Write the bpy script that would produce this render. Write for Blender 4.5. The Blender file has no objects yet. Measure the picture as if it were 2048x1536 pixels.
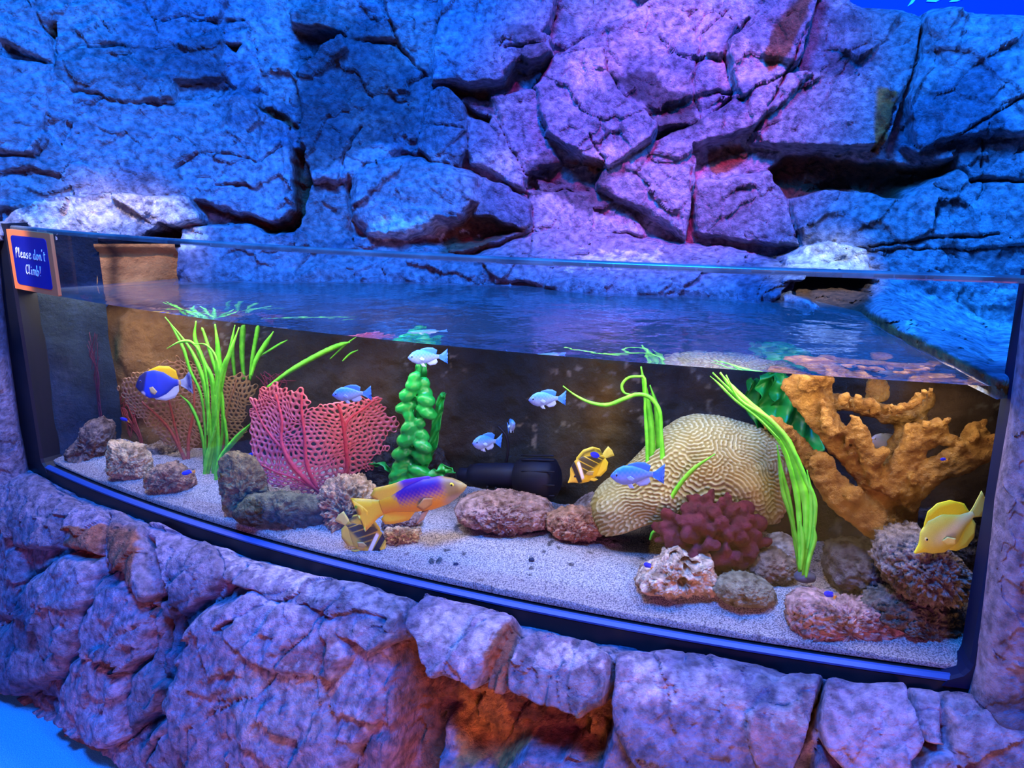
import bpy, bmesh, math, random
import numpy as np
from mathutils import Vector, Matrix

random.seed(7)
rng = np.random.default_rng(7)
SC = bpy.context.scene
COL = SC.collection

# ------------------------------------------------------------------ camera
W, H, F = 2048.0, 1536.0, 1657.0
TH = math.radians(15.0)
CT, ST = math.cos(TH), math.sin(TH)
EYE = np.array([0.0, 0.0, 1.5])
cam_d = bpy.data.cameras.new('camera')
cam_d.sensor_width = 36.0
cam_d.lens = F / W * 36.0
cam_d.clip_start = 0.02
cam = bpy.data.objects.new('camera', cam_d)
cam.location = EYE
cam.rotation_euler = (math.pi / 2 - TH, 0, 0)
COL.objects.link(cam)
SC.camera = cam

# ------------------------------------------------------------------ colour management, world, lights
vs = SC.view_settings
vs.view_transform = 'Standard'
vs.look = 'None'
vs.gamma = 1.0
vs.exposure = 0.0
vs.use_curve_mapping = False

world = bpy.data.worlds.new('world')
SC.world = world
world.use_nodes = True
bg = world.node_tree.nodes['Background']
bg.inputs[0].default_value = (0.05, 0.11, 0.50, 1)
bg.inputs[1].default_value = 0.34


def lamp(name, kind, loc, target, color, power, size=1.0, size_y=None, angle=60, blend=0.6, spread=None):
    d = bpy.data.lights.new(name, kind)
    d.color = color
    d.energy = power
    if kind == 'AREA':
        d.size = size
        if size_y:
            d.shape = 'RECTANGLE'
            d.size_y = size_y
        if spread:
            d.spread = math.radians(spread)
    elif kind == 'SPOT':
        d.spot_size = math.radians(angle)
        d.spot_blend = blend
        d.shadow_soft_size = size
    else:
        d.shadow_soft_size = size
    o = bpy.data.objects.new(name, d)
    o.location = loc
    v = Vector(target) - Vector(loc)
    o.rotation_euler = v.to_track_quat('-Z', 'Y').to_euler()
    COL.objects.link(o)
    return o


# blue stage wash from above, violet wash from the front, magenta spot, warm glow from low down
lamp('blue_stage_light', 'AREA', (-0.5, 0.6, 4.0), (-0.1, 2.4, 1.3), (0.006, 0.19, 1.0), 480, 0.8)
lamp('blue_stage_light', 'AREA', (1.7, 0.4, 3.8), (1.3, 2.3, 1.5), (0.006, 0.19, 1.0), 230, 0.6)
lamp('violet_stage_light', 'SPOT', (0.7, -1.7, 1.15), (-0.15, 1.6, 0.15), (0.95, 0.24, 0.80), 170, 0.4, angle=54, blend=0.8)
lamp('magenta_spot_light', 'SPOT', (0.3, 0.2, 3.9), (0.44, 2.6, 1.72), (1.0, 0.05, 0.46), 950, 0.12, angle=22, blend=0.9)
lamp('warm_floor_light', 'AREA', (0.1, 0.35, 0.06), (0.1, 1.6, 0.5), (1.0, 0.55, 0.13), 20, 0.9)
lamp('crust_lamp', 'SPOT', (0.78, 1.2, 2.15), (0.84, 2.2, 1.26), (0.9, 0.95, 1.0), 240, 0.02, angle=14, blend=0.9)
lamp('crust_lamp', 'SPOT', (-1.05, 1.5, 2.4), (-1.22, 2.55, 1.33), (0.22, 0.55, 1.0), 24, 0.03, angle=24, blend=0.9)
lamp('added_notice_spot', 'SPOT', (-1.75, 1.1, 2.5), (-1.46, 2.36, 1.26), (1.0, 0.86, 0.8), 240, 0.02, angle=10, blend=0.6)  # added spot that brightens the notice
lamp('added_panel_spot', 'SPOT', (-1.0, 2.2, 1.75), (-1.22, 2.62, 1.2), (1.0, 0.58, 0.25), 24, 0.02, angle=50, blend=0.9)  # added warm spot; the underwater fills do not reach this panel
UNDERWATER_FILLS = []   # fill lights added under the water, made with the tank


# ------------------------------------------------------------------ pixel -> place helpers
def ray(u, v):
    u = np.asarray(u, float); v = np.asarray(v, float)
    x = (u - 1024) / F; y = (768 - v) / F
    return np.stack([x, CT + y * ST, -ST + y * CT], -1)


def PZ(u, v, z):
    d = ray(u, v)
    t = (z - 1.5) / d[..., 2]
    return EYE + d * t[..., None]


def PY(u, v, Y):
    d = ray(u, v)
    t = np.asarray(Y, float) / d[..., 1]
    return EYE + d * t[..., None]


def proj(P):
    P = np.asarray(P, float) - EYE
    dep = P[..., 1] * CT - P[..., 2] * ST
    up = P[..., 1] * ST + P[..., 2] * CT
    return 1024 + F * P[..., 0] / dep, 768 - F * up / dep


GC = np.array([2.213, 7.06]); GR = 5.921         # the bowed front panel is part of this circle in plan
ZB, ZW, ZT = 0.60, 1.14, 1.322                   # window sill, water level, top edge of the panel


def PG(u, v, k):
    """the point of the line of sight (u, v) that lies k metres behind the curved panel"""
    d = ray(u, v)
    o = EYE[:2] - GC
    R = GR - np.asarray(k, float)
    a = d[..., 0] ** 2 + d[..., 1] ** 2
    b = d[..., 0] * o[0] + d[..., 1] * o[1]
    c = o @ o - R ** 2
    t = (-b - np.sqrt(np.maximum(b * b - a * c, 0))) / a
    return EYE + d * t[..., None]


def arc(a, k, z):
    a, k, z = np.broadcast_arrays(np.asarray(a, float), np.asarray(k, float), np.asarray(z, float))
    return np.stack([GC[0] + (GR - k) * np.sin(a), GC[1] - (GR - k) * np.cos(a), z], -1)


def ang(P):
    return np.arctan2(P[..., 0] - GC[0], GC[1] - P[..., 1])


def kof(P):
    return GR - np.hypot(P[..., 0] - GC[0], P[..., 1] - GC[1])


AL = float(ang(PZ(62, 930, ZB)))
AR = float(ang(PZ(1948, 1362, ZB)))


# ------------------------------------------------------------------ noise
def _h(ix, iy, iz, s):
    n = (ix.astype(np.int64) * 374761393 + iy.astype(np.int64) * 668265263 + iz.astype(np.int64) * 2147483647 + s * 1274126177) & 0xffffffff
    n = ((n ^ (n >> 13)) * 1274126177) & 0xffffffff
    n = ((n ^ (n >> 16)) * 2246822519) & 0xffffffff
    return ((n ^ (n >> 15)) & 0xffffff) / float(0xffffff)


def vnoise(P, s=0):
    i = np.floor(P).astype(np.int64); f = P - i
    f = f * f * f * (f * (f * 6 - 15) + 10)
    r = 0
    for dx in (0, 1):
        for dy in (0, 1):
            for dz in (0, 1):
                w = (f[..., 0] if dx else 1 - f[..., 0]) * (f[..., 1] if dy else 1 - f[..., 1]) * (f[..., 2] if dz else 1 - f[..., 2])
                r = r + w * _h(i[..., 0] + dx, i[..., 1] + dy, i[..., 2] + dz, s)
    return r * 2 - 1


def fbm(P, o=4, s=0, g=0.5):
    r = 0; a = 1; t = 0
    for k in range(o):
        r = r + a * vnoise(P * 2 ** k + 17.3 * k, s + k); t += a; a *= g
    return r / t


def voro(P, s=0):
    """distance to nearest and second nearest seed, offset to the nearest seed, three random numbers of its cell"""
    i = np.floor(P).astype(np.int64)
    f1 = np.full(P.shape[:-1], 9.0); f2 = f1.copy()
    off = np.zeros(P.shape); rid = np.zeros(P.shape)
    for dx in (-1, 0, 1):
        for dy in (-1, 0, 1):
            for dz in (-1, 0, 1):
                c = i + np.array([dx, dy, dz])
                r = np.stack([_h(c[..., 0], c[..., 1], c[..., 2], s + q) for q in (0, 1, 2)], -1)
                o = P - (c + r)
                d = np.sqrt((o ** 2).sum(-1))
                m = d < f1
                f2 = np.where(m, f1, np.minimum(f2, d))
                f1 = np.where(m, d, f1)
                off = np.where(m[..., None], o, off)
                rid = np.where(m[..., None], r[..., ::-1], rid)
    return f1, f2, off, rid


def sstep(a, b, x):
    t = np.clip((x - a) / (b - a), 0, 1)
    return t * t * (3 - 2 * t)


def spline(pts, n):
    """Catmull-Rom through points (any dimension), n samples"""
    p = np.asarray(pts, float)
    if len(p) == 2:
        t = np.linspace(0, 1, n)[:, None]
        return p[0] * (1 - t) + p[1] * t
    p = np.vstack([2 * p[0] - p[1], p, 2 * p[-1] - p[-2]])
    m = len(p) - 3
    t = np.linspace(0, m - 1e-6, n); i = t.astype(int); f = (t - i)[:, None]
    a, b, c, d = p[i], p[i + 1], p[i + 2], p[i + 3]
    return 0.5 * (2 * b + (c - a) * f + (2 * a - 5 * b + 4 * c - d) * f ** 2 + (3 * b - a - 3 * c + d) * f ** 3)


def poly_sd(u, v, poly):
    """signed distance to a polygon, positive inside"""
    p = np.asarray(poly, float); q = np.roll(p, -1, 0)
    dmin = np.full(u.shape, 1e9); ins = np.zeros(u.shape, bool)
    for (x0, y0), (x1, y1) in zip(p, q):
        ex, ey = x1 - x0, y1 - y0
        t = np.clip(((u - x0) * ex + (v - y0) * ey) / (ex * ex + ey * ey + 1e-9), 0, 1)
        dmin = np.minimum(dmin, np.hypot(u - x0 - t * ex, v - y0 - t * ey))
        c = (y0 > v) != (y1 > v)
        with np.errstate(divide='ignore', invalid='ignore'):
            xi = x0 + (v - y0) * ex / (ey if ey else 1e-9)
        ins ^= c & (u < xi)
    return np.where(ins, dmin, -dmin)


def line_d(u, v, pts):
    dmin = np.full(u.shape, 1e9)
    for (x0, y0), (x1, y1) in zip(pts[:-1], pts[1:]):
        ex, ey = x1 - x0, y1 - y0
        t = np.clip(((u - x0) * ex + (v - y0) * ey) / (ex * ex + ey * ey + 1e-9), 0, 1)
        dmin = np.minimum(dmin, np.hypot(u - x0 - t * ex, v - y0 - t * ey))
    return dmin


# ------------------------------------------------------------------ object helpers
def tag(o, label=None, cat=None, group=None, kind=None):
    if label: o['label'] = label
    if cat: o['category'] = cat
    if group: o['group'] = group
    if kind: o['kind'] = kind
    return o


def empty(name, loc=(0, 0, 0)):
    o = bpy.data.objects.new(name, None)
    o.empty_display_size = 0.05
    o.location = loc
    COL.objects.link(o)
    return o


def mesh(name, verts, faces, mat, parent=None, col=None, smooth=True, loc=None, mods=()):
    """one mesh object; verts in world space, or in the parent's space when it has one"""
    verts = np.asarray(verts, float).reshape(-1, 3)
    if loc is not None:
        verts = verts - np.asarray(loc, float)
    me = bpy.data.meshes.new(name)
    me.from_pydata(verts.tolist(), [], faces if isinstance(faces, list) else faces.tolist())
    me.update()
    if col is not None:
        a = me.color_attributes.new('Col', 'FLOAT_COLOR', 'POINT')
        c = np.ones((len(verts), 4)); c[:, :3] = np.clip(np.broadcast_to(col, (len(verts), 3)), 0, 1)
        a.data.foreach_set('color', c.ravel())
    me.materials.append(mat)
    if smooth:
        me.polygons.foreach_set('use_smooth', [True] * len(me.polygons))
    o = bpy.data.objects.new(name, me)
    if loc is not None:
        o.location = loc
    COL.objects.link(o)
    if parent is not None:
        o.parent = parent
    for m in mods:
        m(o)
    return o


def grid_faces(nr, nc, wrap=False, flip=False):
    r = np.arange(nr - 1)[:, None]
    c = np.arange(nc if wrap else nc - 1)[None]
    c2 = (c + 1) % nc
    f = np.stack(np.broadcast_arrays(r * nc + c, r * nc + c2, (r + 1) * nc + c2, (r + 1) * nc + c), -1).reshape(-1, 4)
    return f[:, ::-1] if flip else f


def fix_normals(o):
    bm = bmesh.new(); bm.from_mesh(o.data)
    bmesh.ops.recalc_face_normals(bm, faces=bm.faces[:])
    bm.to_mesh(o.data); bm.free()
    return o


def m_solid(t, off=0.0):
    def f(o):
        m = o.modifiers.new('solidify', 'SOLIDIFY'); m.thickness = t; m.offset = off
    return f


def m_sub(n=1):
    def f(o):
        m = o.modifiers.new('subsurf', 'SUBSURF'); m.levels = n; m.render_levels = n
    return f


def m_remesh(v, smooth=4):
    def f(o):
        m = o.modifiers.new('remesh', 'REMESH'); m.mode = 'VOXEL'; m.voxel_size = v; m.use_smooth_shade = True
        if smooth:
            s = o.modifiers.new('smooth', 'SMOOTH'); s.factor = 0.5; s.iterations = smooth
    return f


def m_disp(scale, strength, kind='CLOUDS', depth=2):
    def f(o):
        t = bpy.data.textures.new('relief', kind)
        t.noise_scale = scale
        if kind == 'CLOUDS': t.noise_depth = depth
        m = o.modifiers.new('displace', 'DISPLACE'); m.texture = t; m.strength = strength; m.mid_level = 0.5
        m.texture_coords = 'LOCAL'
    return f


# ------------------------------------------------------------------ materials
def new_mat(name):
    m = bpy.data.materials.new(name)
    m.use_nodes = True
    nt = m.node_tree
    return m, nt, nt.nodes['Principled BSDF'], nt.links


def node(nt, t, **kw):
    n = nt.nodes.new(t)
    for k, v in kw.items():
        setattr(n, k, v)
    return n


def mat_basic(name, color, rough=0.6, spec=0.3, metal=0.0):
    m, nt, p, L = new_mat(name)
    p.inputs['Base Color'].default_value = (*color, 1)
    p.inputs['Roughness'].default_value = rough
    p.inputs['Specular IOR Level'].default_value = spec
    p.inputs['Metallic'].default_value = metal
    return m


def mat_noise(name, c1, c2, scale=20, rough=0.8, bump=0.4, bscale=60, bdist=0.004, use_attr=False, lo=0.35, hi=0.65, spec=0.25, detail=8, sss=0.0):
    """two pigments mottled by noise (or the mesh's own pigment attribute mottled) over a fine bump"""
    m, nt, p, L = new_mat(name)
    tc = node(nt, 'ShaderNodeTexCoord')
    nz = node(nt, 'ShaderNodeTexNoise'); nz.inputs['Scale'].default_value = scale; nz.inputs['Detail'].default_value = detail
    L.new(tc.outputs['Object'], nz.inputs['Vector'])
    rp = node(nt, 'ShaderNodeMapRange'); rp.inputs[1].default_value = lo; rp.inputs[2].default_value = hi
    L.new(nz.outputs['Fac'], rp.inputs[0])
    mx = node(nt, 'ShaderNodeMix', data_type='RGBA')
    L.new(rp.outputs[0], mx.inputs[0])
    mx.inputs[6].default_value = (*c1, 1); mx.inputs[7].default_value = (*c2, 1)
    if use_attr:
        at = node(nt, 'ShaderNodeVertexColor', layer_name='Col')
        ml = node(nt, 'ShaderNodeMix', data_type='RGBA', blend_type='MULTIPLY'); ml.inputs[0].default_value = 1
        L.new(at.outputs['Color'], ml.inputs[6]); L.new(mx.outputs[2], ml.inputs[7])
        L.new(ml.outputs[2], p.inputs['Base Color'])
    else:
        L.new(mx.outputs[2], p.inputs['Base Color'])
    n2 = node(nt, 'ShaderNodeTexNoise'); n2.inputs['Scale'].default_value = bscale; n2.inputs['Detail'].default_value = 10
    n2.inputs['Roughness'].default_value = 0.65
    L.new(tc.outputs['Object'], n2.inputs['Vector'])
    b = node(nt, 'ShaderNodeBump'); b.inputs['Strength'].default_value = bump; b.inputs['Distance'].default_value = bdist
    L.new(n2.outputs['Fac'], b.inputs['Height']); L.new(b.outputs['Normal'], p.inputs['Normal'])
    p.inputs['Roughness'].default_value = rough
    p.inputs['Specular IOR Level'].default_value = spec
    if sss:
        p.inputs['Subsurface Weight'].default_value = sss
        p.inputs['Subsurface Radius'].default_value = (0.01, 0.01, 0.01)
    return m


M_WALLROCK = mat_noise('painted_rock', (0.36, 0.35, 0.38), (1.18, 1.16, 1.16), 48, 0.7, 1.0, 75, 0.025, True, 0.32, 0.66, 0.4, 12)
M_TANKWALL = mat_noise('tank_wall_paint', (0.55, 0.5, 0.45), (1.0, 1.0, 1.0), 14, 0.9, 0.6, 40, 0.02, True, 0.3, 0.7, 0.15)
M_ROCK = mat_noise('reef_rock', (0.34, 0.29, 0.25), (1.15, 1.12, 1.1), 55, 0.9, 1.0, 110, 0.02, True, 0.34, 0.62, 0.15)
M_FISH = mat_noise('fish_skin', (0.8, 0.8, 0.8), (1.0, 1.0, 1.0), 160, 0.42, 0.25, 240, 0.002, True, 0.3, 0.7, 0.4)
M_BLACK = mat_basic('black_rubber', (0.006, 0.007, 0.012), 0.45, 0.3)
M_EYE = mat_basic('fish_eye', (0.004, 0.004, 0.01), 0.12, 0.6)

# ------------------------------------------------------------------ sculpted rock surfaces
BASE_ROCK = np.array([0.46, 0.45, 0.52])
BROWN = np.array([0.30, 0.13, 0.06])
OCHRE = np.array([0.55, 0.30, 0.07])
CRUST = np.array([0.95, 0.95, 0.93])


def relief(P, u, v, blocks, recesses, cracks, stains_and_light, amp=1.0, seed=0, high=0.85, bevel=0.5, grow=6):
    """height of the sculpted surface (m) and its colour, with shade painted into recesses; blocks stand proud, recesses are cut in, cracks are grooves"""
    n = u.shape
    wu = u + 9 * fbm(P * 9, 3, seed + 40) + 5 * fbm(P * 30, 2, seed + 41)
    wv = v + 9 * fbm(P * 9, 3, seed + 50) + 5 * fbm(P * 30, 2, seed + 51)
    hgt = np.zeros(n)
    tint = np.zeros(n + (3,)) + BASE_ROCK
    idx = np.zeros(n)
    r = random.Random(seed + 5)
    for bi, (poly, dep, tx, ty, bev) in enumerate(blocks):
        pc = np.mean(poly, 0)
        x0, y0 = np.min(poly, 0) - 30; x1, y1 = np.max(poly, 0) + 30
        tr = 0.72 + 0.5 * r.random(); tg = tr * (0.96 + 0.06 * r.random())
        m = (wu > x0) & (wu < x1) & (wv > y0) & (wv < y1)
        if not m.any():
            continue
        sd = poly_sd(wu[m], wv[m], poly) + grow
        e = np.clip(sd / (bev * bevel), 0, 1)
        prof = 1 - (1 - e) ** 2.6
        hb = (dep * high + tx * (wu[m] - pc[0]) / 100 + ty * (wv[m] - pc[1]) / 100) * prof
        cur = hgt[m]
        win = (sd > 0) & (hb > cur)
        hgt[m] = np.where(win, hb, cur)
        t = tint[m]; t[win] = BASE_ROCK * np.array([tr, tg, tr]); tint[m] = t
        ii = idx[m]; ii[win] = bi + 1; idx[m] = ii
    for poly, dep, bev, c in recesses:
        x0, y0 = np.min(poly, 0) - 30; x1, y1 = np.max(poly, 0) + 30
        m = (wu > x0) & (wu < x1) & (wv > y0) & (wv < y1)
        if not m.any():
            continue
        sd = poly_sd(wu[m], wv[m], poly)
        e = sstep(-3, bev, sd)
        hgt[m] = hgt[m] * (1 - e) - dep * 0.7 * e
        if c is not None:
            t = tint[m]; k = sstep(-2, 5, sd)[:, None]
            tint[m] = t * (1 - k) + np.asarray(c) * k  # shade and warm fill of the hollow go into its colour
    for pts, wd, dep in cracks:
        a = np.array(pts)
        x0, y0 = a.min(0) - 20; x1, y1 = a.max(0) + 20
        m = (wu > x0) & (wu < x1) & (wv > y0) & (wv < y1)
        if m.any():
            d = line_d(wu[m], wv[m], pts)
            hgt[m] -= dep * 0.8 * np.exp(-(d / (wd * 0.6)) ** 2)
    # chipped facets and grain
    Q = P + 0.03 * np.stack([fbm(P * 12, 3, seed + 60), fbm(P * 12, 3, seed + 61), fbm(P * 12, 3, seed + 62)], -1)
    f1, f2, off, rid = voro(Q * np.array([3.2, 3.2, 4.2]) + idx[..., None] * 2.3, seed + 75)
    fac0 = ((rid - 0.5) * off).sum(-1) * 0.050
    f1, f2, off, rid = voro(Q * np.array([7, 7, 10]) + idx[..., None] * 3.1, seed + 70)
    fac = ((rid - 0.5) * off).sum(-1) * 0.046 + (rid[..., 0] - 0.5) * 0.008
    f1, f2, off, rid = voro(Q * 21 + idx[..., None] * 5.7, seed + 80)
    fac2 = ((rid - 0.5) * off).sum(-1) * 0.017
    g = fbm(P * 10, 5, seed + 90) * 0.016 + fbm(P * 60, 4, seed + 95, 0.65) * 0.0055
    hgt = hgt + amp * (fac0 + fac + fac2 + g)
    for poly, c, thr, s, soft in stains_and_light:
        x0, y0 = np.min(poly, 0) - 60; x1, y1 = np.max(poly, 0) + 60
        m = (u > x0) & (u < x1) & (v > y0) & (v < y1)
        if m.any():
            sd = poly_sd(u[m], v[m], poly)
            q = fbm(P[m] * s, 5, seed + 99, 0.6)
            k = (sstep(thr, thr + 0.18, q + np.clip(sd / soft, -1, 1) * 0.5) * sstep(-soft, soft * 0.3, sd))[:, None]
            tint[m] = tint[m] * (1 - k) + np.asarray(c) * k
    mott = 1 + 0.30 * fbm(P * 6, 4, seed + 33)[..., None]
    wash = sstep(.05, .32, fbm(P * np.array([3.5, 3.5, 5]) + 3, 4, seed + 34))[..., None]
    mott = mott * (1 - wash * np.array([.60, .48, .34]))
    return hgt, tint * mott


# ---- upper rock wall behind the pool
SHORE = np.array([(-400, 566), (0, 566), (117, 566), (210, 563), (480, 552), (760, 556), (1000, 562), (1200, 576), (1400, 583), (1500, 590),
                  (1620, 612), (1750, 645), (1960, 745), (2040, 742), (2400, 742)], float)
UPY = np.array([(-400, 2.5), (0, 2.5), (400, 2.78), (800, 2.80), (1200, 2.68), (1500, 2.55), (1750, 2.36), (2048, 2.15), (2400, 1.95)], float)


def shore(u):
    return np.interp(u, SHORE[:, 0], SHORE[:, 1])


def shoreY(u):
    return PZ(u, shore(u), ZW)[..., 1]


LEDGE = np.array([(-400, -400), (1640, -400), (1685, -30), (1700, 8), (1720, 18), (1800, 27), (1838, 36), (1860, 24), (1905, 20), (1930, 32), (2060, 36), (2400, 40)], float)
uu = np.arange(-330, 2330, 2.9)
sv = np.linspace(0, 1, 285)
U, S = np.meshgrid(uu, sv)
V = -190 + (shore(U) + 34 + 190) * S
led = np.interp(U, LEDGE[:, 0], LEDGE[:, 1])
Vc = np.maximum(V, led)
yu = np.interp(U, UPY[:, 0], UPY[:, 1])
wgt = sstep(470, 575, Vc - (shore(U) - 575))
Yb = yu * (1 - wgt) + shoreY(U) * wgt + np.clip(470 - Vc, 0, 500) * 0.0004
PB = PY(U, Vc, Yb)

wall_blocks = [
    ([(0, 0), (70, 0), (85, 55), (98, 70), (110, 130), (10, 82), (0, 110)], .03, 0, .01, 30),
    ([(80, 30), (215, 3), (300, 45), (140, 55), (115, 50)], .02, 0, 0, 14),
    ([(112, 55), (300, 40), (435, 55), (447, 150), (345, 160), (250, 88), (112, 103)], .035, 0, .02, 22),
    ([(112, 108), (320, 95), (450, 72), (448, 150), (350, 165), (355, 205), (280, 205), (150, 182), (112, 150)], .055, .004, .01, 18),
    ([(325, 42), (440, 42), (452, 0), (290, 0), (300, 25)], .03, 0, 0, 16),
    ([(455, 66), (500, 60), (520, 170), (490, 195), (450, 150)], .035, .02, 0, 22),
    ([(0, 140), (110, 132), (150, 190), (350, 212), (500, 180), (530, 232), (600, 330), (585, 430), (480, 432), (400, 405), (250, 405), (170, 395), (0, 385)], .06, .004, .006, 40),
    ([(-300, 100), (0, 120), (110, 135), (95, 250), (90, 308), (-300, 300)], .075, 0, .01, 20),
    ([(0, 318), (90, 312), (98, 275), (145, 322), (130, 342), (60, 332), (0, 352)], .085, 0, 0, 10),
    ([(-300, 330), (0, 352), (130, 345), (175, 395), (170, 410), (0, 420), (-300, 400)], .06, 0, .02, 25),
    ([(530, 232), (570, 245), (602, 330), (592, 415), (575, 448), (480, 425), (400, 396), (360, 350), (400, 310), (470, 330), (520, 325)], .085, .01, .015, 18),
    ([(650, 100), (700, 85), (790, 100), (838, 150), (818, 210), (812, 300), (720, 366), (640, 372), (622, 330), (612, 260), (600, 160)], .10, -.035, .01, 30),
    ([(590, 28), (690, -5), (770, 20), (792, 82), (700, 88), (650, 75), (590, 55)], .085, 0, .02, 20),
    ([(600, 170), (650, 110), (690, 88), (700, 110), (640, 165), (612, 200)], .125, 0, -.02, 16),
    ([(772, 0), (885, -20), (872, 60), (862, 152), (838, 138), (797, 85)], .045, -.03, 0, 14),
    ([(885, -30), (1112, -30), (1100, 60), (1060, 100), (1000, 175), (870, 178), (866, 130)], .115, .01, .02, 16),
    ([(812, 170), (862, 160), (868, 225), (845, 240), (835, 310), (812, 300)], .05, 0, 0, 14),
    ([(1010, 100), (1060, 75), (1100, 80), (1105, 120), (1060, 145), (1020, 130)], .13, .02, .02, 22),
    ([(866, 192), (903, 190), (935, 232), (936, 300), (918, 334), (870, 322), (840, 300), (852, 240)], .105, .03, 0, 16),
    ([(935, 240), (985, 235), (1010, 280), (1060, 350), (1050, 375), (1000, 350), (945, 330)], .07, 0, .01, 26),
    ([(985, 200), (1070, 185), (1090, 280), (1120, 330), (1060, 345), (1010, 275)], .06, 0, 0, 30),
    ([(710, 352), (740, 326), (820, 316), (905, 332), (952, 352), (972, 412), (930, 444), (880, 458), (820, 484), (740, 484), (710, 440)], .17, 0, .02, 62),
    ([(714, 484), (820, 488), (900, 508), (1000, 520), (1040, 600), (714, 600)], .09, 0, .01, 16),
    ([(962, 362), (1020, 372), (1062, 412), (1060, 462), (985, 485), (905, 505), (955, 440)], .12, 0, .01, 30),
    ([(600, 388), (640, 376), (708, 368), (714, 600), (600, 600)], .10, -.01, .006, 20),
    ([(370, 458), (480, 452), (598, 470), (600, 600), (365, 600)], .12, 0, .006, 16),
    ([(1070, 180), (1112, 118), (1200, 108), (1232, 200), (1312, 262), (1300, 292), (1212, 347), (1180, 330), (1090, 280)], .15, .02, .012, 26),
    ([(1205, 345), (1310, 292), (1400, 252), (1560, 162), (1622, 160), (1500, 265), (1385, 302), (1368, 480), (1265, 405), (1200, 385)], .125, .01, .01, 24),
    ([(1110, 118), (1220, 58), (1340, -20), (1470, 50), (1442, 130), (1462, 190), (1380, 205), (1290, 245), (1240, 200), (1205, 106)], .09, 0, .01, 26),
    ([(1240, 200), (1300, 170), (1400, 200), (1460, 200), (1400, 250), (1320, 262)], .07, 0, .03, 20),
    ([(1450, 100), (1532, 50), (1560, 10), (1625, -20), (1582, 140), (1556, 166), (1500, 192), (1470, 212), (1460, 150)], .17, .02, -.01, 16),
    ([(1625, -30), (1700, 0), (1838, 30), (1822, 150), (1792, 190), (1762, 292), (1640, 302), (1500, 292), (1562, 172), (1592, 140)], .10, .005, .01, 22),
    ([(1840, 20), (2330, 20), (2330, 240), (1960, 282), (1822, 300), (1795, 200), (1832, 130)], .115, 0, .01, 20),
    ([(1800, 300), (1960, 285), (2330, 250), (2330, 350), (1930, 360), (1905, 322), (1860, 330)], .08, 0, -.01, 18),
    ([(1575, 402), (1640, 382), (1700, 388), (1760, 398), (1812, 396), (1902, 350), (1932, 372), (2330, 350), (2330, 490), (1900, 496), (1715, 497), (1592, 492)], .11, 0, .015, 20),
    ([(1380, 372), (1452, 360), (1530, 350), (1575, 402), (1588, 492), (1480, 486), (1392, 462)], .085, 0, .01, 22),
    ([(1060, 380), (1190, 390), (1260, 410), (1290, 470), (1150, 458), (1070, 462)], .05, 0, .02, 24),
    ([(945, 512), (1060, 468), (1150, 456), (1262, 476), (1402, 492), (1562, 522), (1580, 560), (1500, 640), (1200, 640), (1100, 575), (1000, 560)], .11, 0, .01, 34),
    ([(1585, 502), (1720, 500), (1900, 500), (2330, 490), (2330, 900), (2040, 840), (1960, 800), (1760, 690), (1748, 560), (1600, 540)], .12, 0, 0, 22),
    ([(-60, 470), (40, 440), (60, 420), (130, 392), (260, 392), (390, 398), (412, 442), (340, 452), (300, 478), (110, 486), (-60, 490)], .15, 0, -.01, 22),
    ([(1552, 560), (1560, 514), (1600, 496), (1650, 490), (1716, 503), (1722, 540), (1700, 552)], .17, 0, .0, 18),
]
wall_recesses = [  # browns stand for the warm shade inside the hollows
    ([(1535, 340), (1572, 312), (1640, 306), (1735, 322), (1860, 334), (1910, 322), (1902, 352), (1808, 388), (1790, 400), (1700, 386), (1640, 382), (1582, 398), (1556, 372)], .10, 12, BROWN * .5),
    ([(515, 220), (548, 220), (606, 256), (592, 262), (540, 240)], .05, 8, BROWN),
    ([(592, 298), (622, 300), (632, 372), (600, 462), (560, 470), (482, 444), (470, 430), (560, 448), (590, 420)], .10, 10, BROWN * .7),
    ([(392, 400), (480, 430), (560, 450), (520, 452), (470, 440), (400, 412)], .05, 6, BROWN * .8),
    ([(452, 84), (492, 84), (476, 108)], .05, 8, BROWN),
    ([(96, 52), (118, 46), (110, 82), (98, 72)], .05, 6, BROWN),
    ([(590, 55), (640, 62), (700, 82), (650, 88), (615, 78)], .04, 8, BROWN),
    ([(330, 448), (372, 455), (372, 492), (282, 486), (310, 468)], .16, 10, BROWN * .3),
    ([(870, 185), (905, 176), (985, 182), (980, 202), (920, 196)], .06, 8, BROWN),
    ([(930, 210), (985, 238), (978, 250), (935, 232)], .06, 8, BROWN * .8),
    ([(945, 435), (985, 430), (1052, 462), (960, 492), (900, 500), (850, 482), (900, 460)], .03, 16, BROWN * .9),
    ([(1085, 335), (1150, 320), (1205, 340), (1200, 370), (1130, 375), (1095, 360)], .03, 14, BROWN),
    ([(1598, 540), (1740, 545), (1752, 650), (1700, 640), (1620, 612), (1585, 585)], .20, 16, BROWN * .35),
]
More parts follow.
